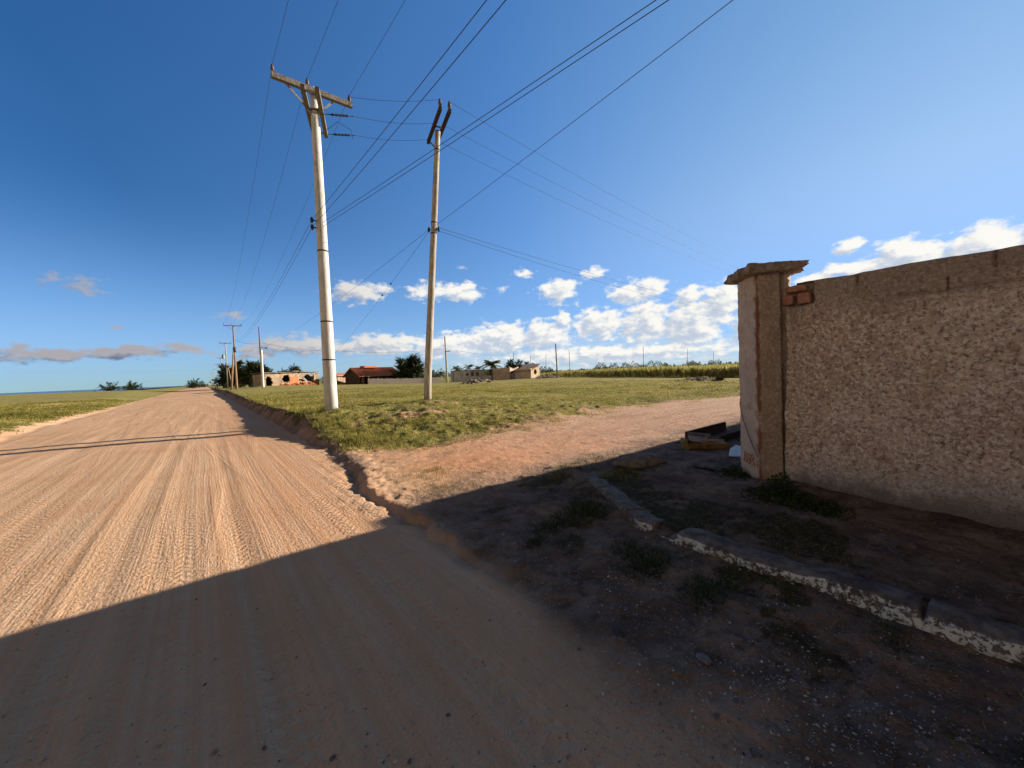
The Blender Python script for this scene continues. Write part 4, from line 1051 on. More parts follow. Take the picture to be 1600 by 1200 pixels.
# plank fence before it
A, u, W = plan(575, 690, 600.5, 76, facing(-.10, -.99)); u3 = np.array([u[0], u[1], 0]); nn = np.array([u[1], -u[0], 0.])
fe = empty('plank_fence', A, 'weathered grey plank fence in front of the red roofed house', 'fence')
mb = MB(A); np_ = int(W/.17)
for i in range(np_):
    p = A+u3*W*(i+.5)/np_; z0 = hz(p[0], p[1]); h_ = 1.22+RNG.uniform(-.07, .07); mb.box((p[0], p[1], z0+h_/2-.05), (.075, .012, h_/2), u3+Zv*RNG.uniform(-.02, .02), nn, Zv)
mb.build('planks', M_FENCE, fe)
mb = MB(A)
for zz in (.35, .95): mb.bar(A-nn*.05+Zv*(zz+.15), A+u3*W-nn*.05+Zv*(hz(*(A+u3*W)[:2])-A[2]+zz), .05, .09)
mb.build('rails', M_FENCE, fe)
for f in np.linspace(.01, .99, 9):
    p = A+u3*W*f-nn*.12; mb = MB(A); mb.tube([(p[0], p[1], hz(p[0], p[1])-.2), (p[0], p[1], hz(p[0], p[1])+1.3)], .06, 8); mb.build('post', M_FENCE, fe)

# grey roofless house
A, u, W = plan(708, 797, 594.8, 79, facing(-.42, -.91)); u3 = np.array([u[0], u[1], 0]); nn = np.array([u[1], -u[0], 0.])
gh = empty('roofless_house', A, 'long low grey cement house, partly roofless, with a yellow inner wall showing', 'house')
def go(x, z):
    f = x/W
    return (.27 < f < .50 and z > 1.25 and z < 1.95 and (f*W) % 1.1 > .35) or (.54 < f < .67 and z > 1.15) or (.22 < f < .265 and 1.35 < z < 1.8) or (.73 < f < .79 and 1.5 < z < 1.85) or (.88 < f < .94 and 1.5 < z < 1.85) or (.155 < f < .175 and 1.2 < z < 1.6)
cells('wall', M_GREYR, gh, A, A, u, W, 2.35, .2, go, lambda x: 2.3 if x/W < .30 or x/W > .67 else 2.1, .17)
cells('side_wall', M_PINK, gh, A, A+u3*W, -nn[:2], 5, 2.35, .2); cells('side_wall', M_GREYR, gh, A, A-nn*5, nn[:2], 5, 2.35, .2); cells('back_wall', M_BEIGE, gh, A, A-nn*5, u, W, 2.5, .2)
cells('inner_wall', M_YEL, gh, A, A+u3*W*.52-nn*2.2, u, W*.15, 2.3, .15); cells('inner_wall', M_WHITE, gh, A, A+u3*W*.60-nn*1.2, -nn[:2], 1.0, 2.4, .15)
mb = MB(A); mb.box(A+u3*W*.82-nn*2.5+Zv*2.40, (W*.16, 2.75, .06), u3, -nn, Zv); mb.box(A+u3*W*.13-nn*2.5+Zv*2.36, (W*.13, 2.6, .05), u3, -nn, Zv); mb.box(A+u3*W*.38-nn*3+Zv*2.50, (W*.11, 2.1, .06), u3, -nn*.99+Zv*.06, Zv); mb.build('roof_slab', M_SLAB, gh)
# pink walled ruin joined on the right
A2, u2, W2 = plan(797, 828, 594.2, 78.5, facing(.42, -.91)); u3 = np.array([u2[0], u2[1], 0]); nn = np.array([u2[1], -u2[0], 0.])
pk = empty('ruined_house', A2, 'pink walled ruin with a whitewashed gate beside the grey roofless house', 'house')
cells('wall', M_PINK, pk, A2, A2, u2, W2, 2.9, .2, lambda x, z: .04 < x/W2 < .40 and z < 1.95, lambda x: 2.75-.35*abs(math.sin(x*.8)), .17, 0, .02)
cells('gate', M_WHITE, pk, A2, A2+u3*W2*.05-nn*.1, u2, W2*.34, 1.45, .08, lambda x, z: (x % 1.2 < .12))
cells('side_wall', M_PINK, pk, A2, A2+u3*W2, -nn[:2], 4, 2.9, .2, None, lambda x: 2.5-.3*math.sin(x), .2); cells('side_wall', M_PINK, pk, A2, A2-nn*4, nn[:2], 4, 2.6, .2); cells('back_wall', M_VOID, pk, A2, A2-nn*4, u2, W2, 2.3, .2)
A3, u_, W3 = plan(829.5, 843.5, 591, 76, facing(.55, -.83)); u3 = np.array([u_[0], u_[1], 0]); nn = np.array([u_[1], -u_[0], 0.])
bk = empty('hut', A3, 'small sunlit beige hut with a round window by the crop field', 'hut')
cells('wall', M_BEIGE, bk, A3, A3, u_, W3, 2.7, .2, lambda x, z: ((x/W3-.5)/.17)**2+((z-1.5)/.55)**2 < 1, lambda x: 2.1+.5*x/W3, .13)
cells('side_wall', M_PINK, bk, A3, A3+u3*W3, -nn[:2], 3, 2.6, .2); cells('side_wall', M_PINK, bk, A3, A3-nn*3, nn[:2], 3, 2.2, .2); cells('back_wall', M_PINK, bk, A3, A3-nn*3, u_, W3, 2.2, .2)
mb = MB(A3); mb.box(A3+u3*W3*.5-nn*1.5+Zv*2.45, (W3*.53, 1.7, .05), u3+Zv*.18, -nn, Zv); mb.build('roof', M_SLAB, bk)

def rock_pile(name, c, n, spread, size, mat, label, cat, hgt=.3):
    mb = MB(c)
    for i in range(n):
        a = RNG.uniform(0, 6.28); r_ = abs(RNG.normal(0, .5))*spread; p = np.array([c[0]+r_*math.cos(a)*1.6, c[1]+r_*math.sin(a), 0]); p[2] = hz(p[0], p[1])+hgt*math.exp(-(r_/spread)**2*2)*RNG.random()
        s_ = RNG.uniform(.4, 1)*size; t = RNG.uniform(0, 3)
        mb.box(p, (s_*1.3, s_*.8, s_*.6), (math.cos(t), math.sin(t), .3), (-math.sin(t), math.cos(t), .2), (0, -.3, 1), s_*.25)
    o = mb.build(name, mat); o.location = tuple(c); return tag(o, label, cat) if label else tag(o, kind='stuff')
M_RUB = simple('pale_rubble', (.24, .19, .155), (.42, .35, .28), 3, .03)
for (px, py, d, n, sp, sz, lab) in [(858, 591, 70, 130, 1.6, .22, None), (748, 599, 52, 160, 1.7, .14, None), (1095, 598, 40, 120, 2.2, .10, None)]:
    p = at_depth(px, py, d); p[2] = hz(p[0], p[1]); rock_pile('rubble_heap', p, n, sp, sz, M_RUB, lab, 'rubble', .25)
p = at_depth(1124, 599, 38); p[2] = hz(p[0], p[1]); rock_pile('earth_clod', p, 26, .35, .14, M_TIMBD, 'small dark earth clod on the grass right of the scattered stones', 'clod', .2)

# ------------------------------------------------------------------ dumped things beside the pillar
M_OCH = simple('ochre_board', (.13, .07, .025), (.24, .14, .05), 9, .01, c3=(.10, .05, .025))
M_SHEET = simple('pale_plastic_sheet', (.45, .52, .52), (.62, .68, .68), 6, .01, rough=.5)
def obj_on(px, py): return on_ground(px, py)
a = obj_on(1080, 693); b = obj_on(1136, 678)
a[1] -= .12; b[1] -= .12
a[2] = hz(a[0], a[1]); d_ = (b-a); d_[2] = 0; L_ = np.linalg.norm(d_); d_ /= L_; n_ = np.array([d_[1], -d_[0], 0])
tr = empty('wooden_trough', a, 'dark broken wooden trough dumped on the lane beside the corner pillar', 'trough')
hT = .19
mb = MB(a); mb.box(a+d_*L_*.55+Zv*(hT/2+.01)-n_*.22, (L_*.55, .02, hT/2), d_, n_, Zv, .008); mb.build('side_board', M_TIMBD, tr)
mb = MB(a); mb.box(a+d_*L_*.55+Zv*(hT*.30)+n_*.20, (L_*.50, .02, hT*.28), d_, n_, Zv, .008); mb.build('side_board', M_TIMBD, tr)
mb = MB(a); mb.box(a+d_*.03+Zv*(hT/2+.0), (.02, .21, hT/2), d_, n_, Zv, .008); mb.build('end_board', simple('grey_board', (.09, .08, .08), (.16, .14, .14), 9, .01), tr)
mb = MB(a); mb.box(a+d_*L_*.55+Zv*.02, (L_*.52, .20, .015), d_, n_, Zv, .004); mb.build('floor_board', M_TIMBD, tr)
p = obj_on(1092, 699); bx_ = empty('battered_box', p, 'battered ochre wooden box with splintered lid in front of the dark trough', 'box')
v1 = np.array([.60, -.80, 0]); v2 = np.array([.80, .60, 0])
mb = MB(p); mb.box(p+Zv*.06-v1*.22, (.035, .15, .075), v1+Zv*.15, v2, Zv, .015); mb.build('end_panel', simple('yellow_board', (.15, .095, .03), (.24, .165, .06), 9, .01), bx_)
mb = MB(p); mb.box(p+Zv*.05+v1*.12-v2*.15, (.30, .02, .05), v1, v2, Zv, .012); mb.box(p+Zv*.05+v1*.12+v2*.15, (.30, .02, .05), v1, v2, Zv, .012); mb.build('side_panel', M_OCH, bx_)
mb = MB(p); mb.box(p+Zv*.11+v1*.14, (.27, .17, .010), v1-Zv*.12, v2+Zv*.10, Zv, .015); mb.box(p+Zv*.13+v1*.05-v2*.05, (.30, .025, .012), v1*.9-v2*.4+Zv*.1, v2, Zv, .012); mb.box(p+Zv*.15+v1*.22+v2*.04, (.14, .05, .012), v1*.8+v2*.5-Zv*.1, v2, Zv, .02); mb.build('lid', simple('pale_splintered_board', (.22, .14, .08), (.36, .24, .15), 12, .01), bx_)
p = at_z(1152, 708, hz(*obj_on(1150, 711)[:2])+.03)
mb = MB(p); mb.add([p+np.array(q) for q in [(-.30, .0, .01), (.0, -.10, -.015), (.34, -.12, .03), (.36, .16, .05), (.05, .12, .04), (-.25, -.02, -.012), (.0, -.15, -.035), (.34, -.12, .015), (.36, .15, .035), (.05, .11, .025)]], [(0, 1, 4), (1, 2, 3, 4), (5, 9, 6), (6, 9, 8, 7), (0, 5, 6, 1), (1, 6, 7, 2), (2, 7, 8, 3), (3, 8, 9, 4), (4, 9, 5, 0)])
o = mb.build('plastic_sheet', M_SHEET); o.location = tuple(p); tag(o, 'pale bluish sheet poking out from behind the foot of the pillar', 'sheet')

def stone(name, px, py, sx, sy, sz_, mat, label, cat='stone', group=None, rz=None, seed=1):
    p = obj_on(px, py); N1, N2 = 14, 9; V_ = []; F_ = []
    a0 = rz if rz is not None else RNG.uniform(0, 3)
    for j in range(N2+1):
        ph = math.pi*j/N2
        for i in range(N1):
            t = 2*math.pi*i/N1; x, y, z = math.sin(ph)*math.cos(t), math.sin(ph)*math.sin(t), math.cos(ph)
            k = 1+.28*float(fbm(np.array(x*1.5+seed*7.3), np.array(y*1.5+z*1.9), 300+seed, 3))
            x, y, z = x*sx*k, y*sy*k, z*sz_*k
            V_.append((x*math.cos(a0)-y*math.sin(a0), x*math.sin(a0)+y*math.cos(a0), z+sz_*.35))
    for j in range(N2):
        for i in range(N1): F_.append((j*N1+i, (j+1)*N1+i, (j+1)*N1+(i+1) % N1, j*N1+(i+1) % N1))
    o = link_mesh(name, V_, F_, mat, None, True); o.location = tuple(p); return tag(o, label, cat, group)
M_STD = simple('dark_stone', (.035, .04, .048), (.075, .08, .09), 30, .01)
M_STL = simple('grey_stone', (.15, .14, .13), (.26, .24, .22), 30, .01)
M_STC = simple('broken_concrete', (.10, .085, .075), (.20, .17, .15), 12, .02)
stone('stone', 966, 990, .045, .028, .022, M_STD, 'dark bluish stone lying in the rutted dirt below the kerb', seed=1)
stone('stone', 1098, 1030, .040, .030, .012, M_STL, 'flat grey stone set in the crumbling dirt edge', seed=2)
stone('stone', 1440, 1167, .022, .016, .010, M_STL, 'small pale stone near the bottom right corner', seed=3)
stone('concrete_lump', 1000, 726, .42, .16, .11, M_STC, 'worn lump of broken concrete lying in shade at the lane edge', 'lump', rz=-.5, seed=4)
for i, (px, py, s_) in enumerate([(1010, 985, .016), (1150, 1095, .018), (1262, 1165, .02), (700, 1118, .013), (413, 1170, .014), (905, 1015, .014), (1120, 1120, .02), (640, 1190, .014), (1060, 1050, .03), (1180, 1180, .02), (520, 1185, .016), (320, 870+200, .012)]):
    stone('stone', px, py, s_*.85, s_*.6, s_*.35, M_STC, 'one of the small dull stones scattered over the shaded dirt', 'stone', 'small scattered stones', seed=10+i)

# ------------------------------------------------------------------ vegetation
def blades(P, Dv, L, Wd, side=None):
    """triangles: base points, direction, length, width"""
    n = len(P)
    if side is None:
        a = RNG.uniform(0, 2*math.pi, n); side = np.stack([np.cos(a), np.sin(a), np.zeros(n)], 1)
    b0 = P-side*Wd[:, None]/2; b1 = P+side*Wd[:, None]/2; tip = P+Dv*L[:, None]
    V_ = np.stack([b0, b1, tip], 1).reshape(-1, 3); F_ = np.arange(3*n).reshape(-1, 3)
    return V_, F_
def leafmesh(name, V_, F_, tone, mat, parent=None, org=(0, 0, 0)):
    n = F_.shape[1]
    o = np_mesh(name, V_-np.array(org), F_, mat, n=n, smooth=False, attrs=dict(tone=np.repeat(tone, n)), parent=parent)
    return o
M_GRASS = foliage('grass_blades', (.105, .10, .02), (.41, .345, .078), (.60, .46, .21), .42)
M_WEED = foliage('weed_leaves', (.020, .034, .010), (.075, .095, .022), (.16, .13, .05), .25)
M_TREE = foliage('casuarina_needles', (.022, .032, .014), (.075, .095, .035), None, .20)
M_FAR_HAZE = foliage('hazed_far_foliage', (.075, .095, .075), (.13, .155, .12), None, .15)  # paler bluish tone, distance haze put into the leaf colour
M_CANE = foliage('crop_leaves', (.13, .13, .03), (.42, .38, .11), (.66, .52, .25), .55)
M_HEDGE = foliage('hedge_leaves', (.038, .055, .018), (.12, .145, .04), None, .25)
M_PALM = foliage('palm_leaflets', (.045, .055, .018), (.15, .145, .05), (.25, .19, .07), .2)
M_BARK = simple('bark', (.09, .065, .045), (.17, .125, .09), 6, .02)

# turf
def turf(n, r0, r1, t0, t1):
    r = np.exp(RNG.uniform(math.log(r0), math.log(r1), n)); t = RNG.uniform(rad(t0), rad(t1), n)
    x, y = r*np.sin(t), r*np.cos(t)
    g = grass_mask(x, y); k = RNG.random(n) < g**1.4*(.35+.65*sst(-.45, .15, fbm(x*.45, y*.8, 407, 4)))
    return x[k], y[k]
parts = []; tones = []
for (n, r0, r1, t0, t1, hs_) in ((260000, 5.0, 50, 4, 92, 1.0), (150000, 15, 60, -18, 0, 1.0), (26000, 1.6, 5.0, 20, 92, .55)):
    x, y = turf(n, r0, r1, t0, t1); r = np.hypot(x, y); z = np.concatenate([terr(x[i:i+40000], y[i:i+40000]) for i in range(0, len(x), 40000)])
    m_ = len(x); cl = fbm(x*1.6, y*1.6, 401, 4)
    L = (.022+.030*RNG.random(m_))*(1+1.1*np.clip(cl, 0, 1)*2)*(1+r/60)*hs_*(1+1.6*sst(2.2, .5, x-xright(y))*sst(.0, .6, x-xright(y))*(hs_ == 1.0)*(.3+vn(x*2.5, y*2.5, 409)))
    Wd = np.clip(.0016*r, .006, .05)*(.7+.6*RNG.random(m_))
    Dv = RNG.normal(0, .55, (m_, 3)); Dv[:, 2] = 1; Dv /= np.linalg.norm(Dv, axis=1)[:, None]
    V_, F_ = blades(np.stack([x, y, z-.006], 1), Dv, L, Wd); parts.append(V_)
    tones.append(np.clip(.50+.38*fbm(x*.5, y*.5, 403, 3)+.35*fbm(x*.12, y*.3, 405, 3)+RNG.normal(0, .17, m_)-.30*np.clip(cl, 0, 1), 0, 1) if hs_ == 1 else np.clip(RNG.normal(.2, .15, m_), 0, .7))
V_ = np.concatenate(parts); tag(leafmesh('turf', V_, np.arange(len(V_)).reshape(-1, 3), np.concatenate(tones), M_GRASS), kind='stuff')

# weeds and tufts in the shade, one by one
def tuft(px, py, n, h, sp, label, cat='grass tuft', mat=M_WEED, name='grass_tuft', droop=1.3, w=.007, kind=None):
    p = obj_on(px, py)
    x = p[0]+np.clip(RNG.normal(0, sp, n), -1.6*sp, 1.6*sp); y = p[1]+np.clip(RNG.normal(0, sp*.7, n), -1.1*sp, 1.1*sp); z = terr(x, y)
    Dv = np.stack([(x-p[0])*droop/sp*.5+RNG.normal(0, .35, n), (y-p[1])*droop/sp*.5+RNG.normal(0, .35, n), np.ones(n)], 1); Dv /= np.linalg.norm(Dv, axis=1)[:, None]
    V_, F_ = blades(np.stack([x, y, z-.005], 1), Dv, h*.75*(.3+.8*RNG.random(n)), np.full(n, w))
    o = leafmesh(name, V_, F_, np.clip(RNG.normal(.4, .25, n), 0, 1), mat, None, p); o.location = tuple(p)
    return tag(o, label, cat, None, kind)
tuft(912, 802, 900, .15, .16, 'tallest dark grass tuft against the grey end of the kerb')
tuft(862, 824, 700, .08, .12, 'low spreading grass tuft just left of the tall one at the kerb end')
tuft(1010, 882, 800, .10, .13, 'broad grass tuft below the whitewashed start of the kerb')
tuft(980, 858, 300, .08, .09, 'small grass tuft beside the broken corner of the kerb')
tuft(1100, 928, 600, .09, .11, 'dark grass clump in the dirt right of the broad tuft')
tuft(1390, 1000, 260, .05, .06, 'small weed clump under the painted kerb toward the right')
tuft(835, 848, 300, .06, .055, 'tiny grass sprig on the shaded sand left of all the tufts')
tuft(1000, 735, 260, .06, .14, None, cat=None, kind='stuff', name='dry_grass')
tuft(672, 742, 600, .07, .30, None, mat=M_GRASS, cat=None, kind='stuff', name='dry_grass')
tuft(700, 762, 350, .06, .22, None, mat=M_GRASS, cat=None, kind='stuff', name='dry_grass')
# creeping leafy weed at the pillar foot
def leafy(cxs, label, name='creeping_weed'):
    p = obj_on(*cxs[0][:2]); Ps = []; 
    for (px, py, n, sp, h) in cxs:
        q = obj_on(px, py); x = q[0]+RNG.normal(0, sp, n); y = q[1]+RNG.normal(0, sp, n)
        x = np.minimum(x, WALL_X-.02); z = terr(x, y)+RNG.random(n)*h*np.exp(-((x-q[0])**2+(y-q[1])**2)/(2*sp*sp)); Ps.append(np.stack([x, y, z], 1))
    P_ = np.concatenate(Ps); n = len(P_)
    Dv = RNG.normal(0, 1, (n, 3)); Dv[:, 2] = np.abs(Dv[:, 2])*.6+.1; Dv /= np.linalg.norm(Dv, axis=1)[:, None]
    s_ = np.cross(Dv, RNG.normal(0, 1, (n, 3))); s_ /= np.linalg.norm(s_, axis=1)[:, None]
    L = RNG.uniform(.018, .040, n); W_ = L*.5
    V_ = np.stack([P_, P_+Dv*(L*.5)[:, None]-s_*W_[:, None]*.6, P_+Dv*L[:, None], P_+Dv*(L*.5)[:, None]+s_*W_[:, None]*.6], 1).reshape(-1, 3)
    o = leafmesh(name, V_, np.arange(4*n).reshape(-1, 4), np.clip(RNG.normal(.3, .22, n), 0, .8), M_WEED, None, p); o.location = tuple(p); return tag(o, label, 'weed') if label else tag(o, kind='stuff')
leafy([(1222, 775, 900, .10, .24), (1195, 775, 500, .09, .10), (1255, 790, 800, .12, .09), (1290, 800, 350, .10, .05)], 'dark leafy weed creeping round the foot of the pillar and wall')
leafy([(1150, 742, 500, .10, .10), (1140, 720, 300, .09, .06)], None)

# trees
def windswept(px, py, d, hpx, wpx, n, lean, label, mat=M_TREE, low=.25, cat='tree', name='casuarina_tree', group=None, up=.55, multi=5):
    if 'bush' in name or 'shrub' in name: low = .6
    b = at_depth(px, py, d); b[2] = hz(b[0], b[1]); k = d/F_PX; Hh = hpx*k*1.0; Wh = wpx*k/2
    o = empty(name, b, label, cat, group); mb = MB(b); Ps = []; Ds = []; Ls = []
    for i in range(multi):
        f = (i+.5)/multi*2-1
        tip = b+R0*(Wh*f*.75+lean*Hh*.35)+Zv*Hh*(.92-.45*f*f)*RNG.uniform(.8, 1.0)-np.array([Fv[0], Fv[1], 0])*RNG.normal(0, Wh*.5)
        mid = b+(tip-b)*.5-R0*lean*Hh*.06+R0*f*Wh*.2
        st_ = b+R0*f*Wh*.18-Zv*.3
        mb.tube([st_, mid, tip], [max(.05, Hh*.022), Hh*.013, .015], 6)
        for j in range(n//multi):
            t = RNG.uniform(.12, 1.02)**.8; base = st_+(mid-st_)*min(1, t*2) if t < .5 else mid+(tip-mid)*(t*2-1)
            if RNG.random() < low: base = b+R0*RNG.normal(0, Wh*.42)+np.array([Fv[0], Fv[1], 0])*RNG.normal(0, Wh*.4)+Zv*Hh*RNG.uniform(.02, .38)
            dr = R0*(lean*.9+RNG.normal(0, .75))+Zv*(up+RNG.normal(0, .35))+np.array([Fv[0], Fv[1], 0])*RNG.normal(0, .8)
            dr = dr/np.linalg.norm(dr); Lb = Hh*.34*(1.15-t*.6)*RNG.uniform(.4, 1.1)
            for q in range(16):
                s_ = q/16; pt = base+dr*Lb*s_+RNG.normal(0, Hh*.012, 3); dd = dr+RNG.normal(0, .42, 3)+R0*lean*.35; dd /= np.linalg.norm(dd)
                if pt[2] < b[2]+.1: continue
                Ps.append(pt); Ds.append(dd); Ls.append(Hh*RNG.uniform(.06, .15))
    mb.build('trunk', M_BARK, o, True)
    Ps = np.array(Ps); Ds = np.array(Ds); Ls = np.array(Ls); m_ = len(Ps)
    sd = np.cross(Ds, RNG.normal(0, 1, (m_, 3))); sd /= np.linalg.norm(sd, axis=1)[:, None]
    V_, F_ = blades(Ps, Ds, Ls, Ls*.20, sd)
    tn = np.clip(RNG.normal(.42, .22, m_), 0, 1)
    leafmesh('crown', V_, F_, tn, mat, o, b)
    return o
G4 = 'windswept trees beside the road poles'
windswept(352, 602, 118, 36, 38, 420, .5, 'dark windswept casuarina nearest the road poles, leftmost of its group', group=G4)
windswept(372, 602, 112, 45, 40, 460, .6, 'tallest windswept casuarina, in the middle of the group by the road poles', group=G4)
windswept(394, 602, 108, 43, 48, 560, .7, 'broad windswept casuarina left of the white lone pole', group=G4)
windswept(418, 600, 120, 29, 10, 120, .3, 'thin dark sapling top behind the left end of the arched ruin', name='small_tree')
windswept(450, 601, 96, 36, 34, 420, .5, 'bushy casuarina standing right behind the arched ruin')
windswept(436, 601, 98, 26, 18, 200, .4, 'small tree tip peeping over the ruin roof, left of the bushy one', name='small_tree')
windswept(514, 601, 92, 22, 18, 260, .1, 'low green shrub between the arched ruin and the concrete pole', name='shrub', cat='shrub', up=.3)
windswept(540, 600, 96, 20, 30, 260, .2, 'low trees behind the small beige shed', name='shrub', cat='shrub')
windswept(641, 600, 88, 46, 50, 900, .15, 'large dense dark tree right of the red roofed house', name='dense_tree', up=.35, multi=7)
windswept(676, 598, 92, 22, 26, 260, .1, 'low bush right of the leaning pole, by the fence end', name='shrub', cat='shrub', up=.3)
windswept(660, 599, 84, 12, 30, 220, .1, 'low scrub along the right end of the plank fence', name='shrub', cat='shrub', up=.3)
windswept(172, 608, 120, 15, 26, 300, .55, 'windswept bush on the left skyline, left one of the pair', cat='bush', name='windswept_bush')
windswept(203, 607, 120, 16, 27, 300, .75, 'windswept bush on the left skyline, right one of the pair', cat='bush', name='windswept_bush')
windswept(147, 608, 130, 4, 6, 60, .3, 'tiny bush on the left skyline, far left of the pair', cat='bush', name='windswept_bush', multi=2)
windswept(303, 602, 190, 17, 22, 260, .5, 'bush at the left edge of the road near the vanishing point', cat='bush', name='windswept_bush')
windswept(318, 602, 230, 9, 12, 160, .2, 'small round bush where the road meets the horizon', cat='bush', name='windswept_bush')
for i, (px, h_, w_) in enumerate([(796, 29, 18), (808, 28, 20), (822, 26, 20), (832, 23, 15)]):
    windswept(px, 588, 125, h_, w_, 200, .25, ('tree behind the pink ruin, first from the left', 'tallest of four trees behind the pink ruin', 'third tree in the row behind the pink ruin', 'smallest tree, at the right end of the row behind the pink ruin')[i], group='trees behind the pink ruin')
windswept(720, 592, 110, 14, 26, 200, .2, 'low bush behind the left end of the grey house', name='shrub', cat='shrub')

def palm(px, py, d, hpx, rpx, nf, label, group=None):
    b = at_depth(px, py, d); b[2] = hz(b[0], b[1]); k = d/F_PX; Hh = hpx*k; Rr = rpx*k
    o = empty('palm_tree', b, label, 'palm', group); mb = MB(b); top = b+Zv*Hh+R0*.2
    mb.tube([b-Zv*.3, b+Zv*Hh*.5+R0*.15, top], [.20, .15, .13], 8); mb.build('trunk', M_BARK, o, True)
    Vs = []
    for i in range(nf):
        a = 2*math.pi*i/nf+RNG.uniform(-.3, .3); el_ = RNG.uniform(-.35, 1.5); h = np.array([math.cos(a), math.sin(a), 0])
        prev = top; L = Rr*RNG.uniform(.85, 1.15); sidev = np.cross(h, Zv)
        for j in range(14):
            t = (j+1)/14; p = top+h*L*t*math.cos(el_*(1-t*.3))+Zv*(L*t*math.sin(el_)-L*.55*t*t)
            dd = (p-prev)/np.linalg.norm(p-prev)
            for s in (-1, 1):
                ll = L*.42*(1-abs(t-.45)*1.1); e = sidev*s*.8+dd*.6-Zv*.45; e /= np.linalg.norm(e)
                Vs += [prev, p, p+e*ll]
            prev = p
    V_ = np.array(Vs); n = len(V_)//3
    leafmesh('fronds', V_, np.arange(3*n).reshape(-1, 3), np.clip(RNG.normal(.45, .22, n), 0, 1), M_PALM, o, b)
palm(768, 590, 98, 22, 19, 30, 'full coconut palm rising behind the grey roofless house')
palm(713, 590, 120, 16, 12, 18, 'small palm behind the left end of the grey roofless house', 'small palms behind the grey house')
palm(733, 590, 120, 18, 11, 18, 'small palm in the middle of three behind the grey house', 'small palms behind the grey house')
palm(746, 590, 120, 15, 10, 18, 'small palm just left of the full coconut palm', 'small palms behind the grey house')
palm(688, 592, 105, 9, 14, 14, 'ragged low palm by the lone pole left of the grey house')

# standing crop field, hedge and the far trees
def crop(n):
    px = RNG.uniform(846, 1330, n); d0 = np.interp(px, [846, 900, 1000, 1080, 1160, 1330], [82, 70, 61, 56, 51.5, 44])
    d = d0+RNG.random(n)**2*42+fbm(px*.03, px*0, 411)*1.2
    V2 = CAM[None, :2]+(Fv[None, :2]+Rv[None, :2]*((px-CX)/F_PX)[:, None])*d[:, None]
    return V2[:, 0], V2[:, 1], px
x, y, px = crop(7000); z = np.concatenate([terr(x[i:i+4000], y[i:i+4000]) for i in range(0, len(x), 4000)])
Hc = np.interp(px, [846, 900, 1000, 1160], [1.25, 1.5, 1.85, 2.0])*(.85+.25*RNG.random(len(x)))
Pp = []; Dd = []; Ll = []; Ww = []
for q in range(9):
    t = RNG.random(len(x)); Pp.append(np.stack([x+RNG.normal(0, .06, len(x)), y+RNG.normal(0, .06, len(x)), z+Hc*.6*t], 1))
    dv_ = RNG.normal(0, .38, (len(x), 3)); dv_[:, 2] = 1; dv_ /= np.linalg.norm(dv_, axis=1)[:, None]; Dd.append(dv_); Ll.append(Hc*(.25+.35*RNG.random(len(x)))*(1-.2*t)); Ww.append(RNG.uniform(.05, .12, len(x)))
Pp, Dd, Ll, Ww = map(np.concatenate, (Pp, Dd, Ll, Ww)); V_, F_ = blades(Pp, Dd, Ll, Ww)
tag(leafmesh('standing_crop', V_, F_, np.clip(RNG.normal(.5, .27, len(Pp)), 0, 1), M_CANE), kind='stuff')
def hedge_row(name, px0, px1, d0, d1, h0, h1, n, mat, th=2.0, base0=0, label=None, cat=None, kind=None, gaps=0, Ls=.5, seed=5):
    t = RNG.random(n); px = px0+(px1-px0)*t; d = d0+(d1-d0)*t+RNG.uniform(0, th, n)
    H_ = h0+(h1-h0)*t
    prof = .72+.38*fbm(px*.10, px*0, seed, 4)+.25*fbm(px*.5, px*0, seed+3, 2)
    if gaps: prof = prof*sst(-gaps, .35, fbm(px*.05, px*0, seed+9, 3)); 
    P2 = CAM[None, :2]+(Fv[None, :2]+Rv[None, :2]*((px-CX)/F_PX)[:, None])*d[:, None]
    z0 = np.concatenate([terr(P2[i:i+5000, 0], P2[i:i+5000, 1]) for i in range(0, n, 5000)])
    zz = RNG.random(n)**.8*H_*prof
    k = H_*prof > .25; P_ = np.stack([P2[:, 0], P2[:, 1], z0+base0+zz], 1)[k]; m_ = len(P_)
    Dv = RNG.normal(0, .6, (m_, 3)); Dv[:, 2] += .7; Dv /= np.linalg.norm(Dv, axis=1)[:, None]
    V_, F_ = blades(P_, Dv, np.full(m_, Ls)*RNG.uniform(.5, 1.2, m_), np.full(m_, Ls*.45))
    o = leafmesh(name, V_, F_, np.clip(RNG.normal(.45, .22, m_), 0, 1), mat); return tag(o, label, cat, None, kind)
hedge_row('hedge', 846, 1330, 128, 108, 2.1, 3.5, 16000, M_HEDGE, 2.5, 0, 'long dark hedge running along behind the standing crop', 'hedge', Ls=.55)
hedge_row('hedge', 852, 1010, 84, 78, .9, 1.3, 5000, M_HEDGE, 3, 0, 'low dark scrub row at the left front of the crop field', 'hedge', Ls=.4, seed=15)
hedge_row('far_trees', 640, 1400, 330, 330, 7.5, 9.5, 14000, M_FAR_HAZE, 14, 0, None, None, 'stuff', gaps=.25, Ls=1.3, seed=25)
hedge_row('far_trees', 405, 640, 300, 330, 5, 5, 3500, M_FAR_HAZE, 14, 0, None, None, 'stuff', gaps=.15, Ls=1.2, seed=35)

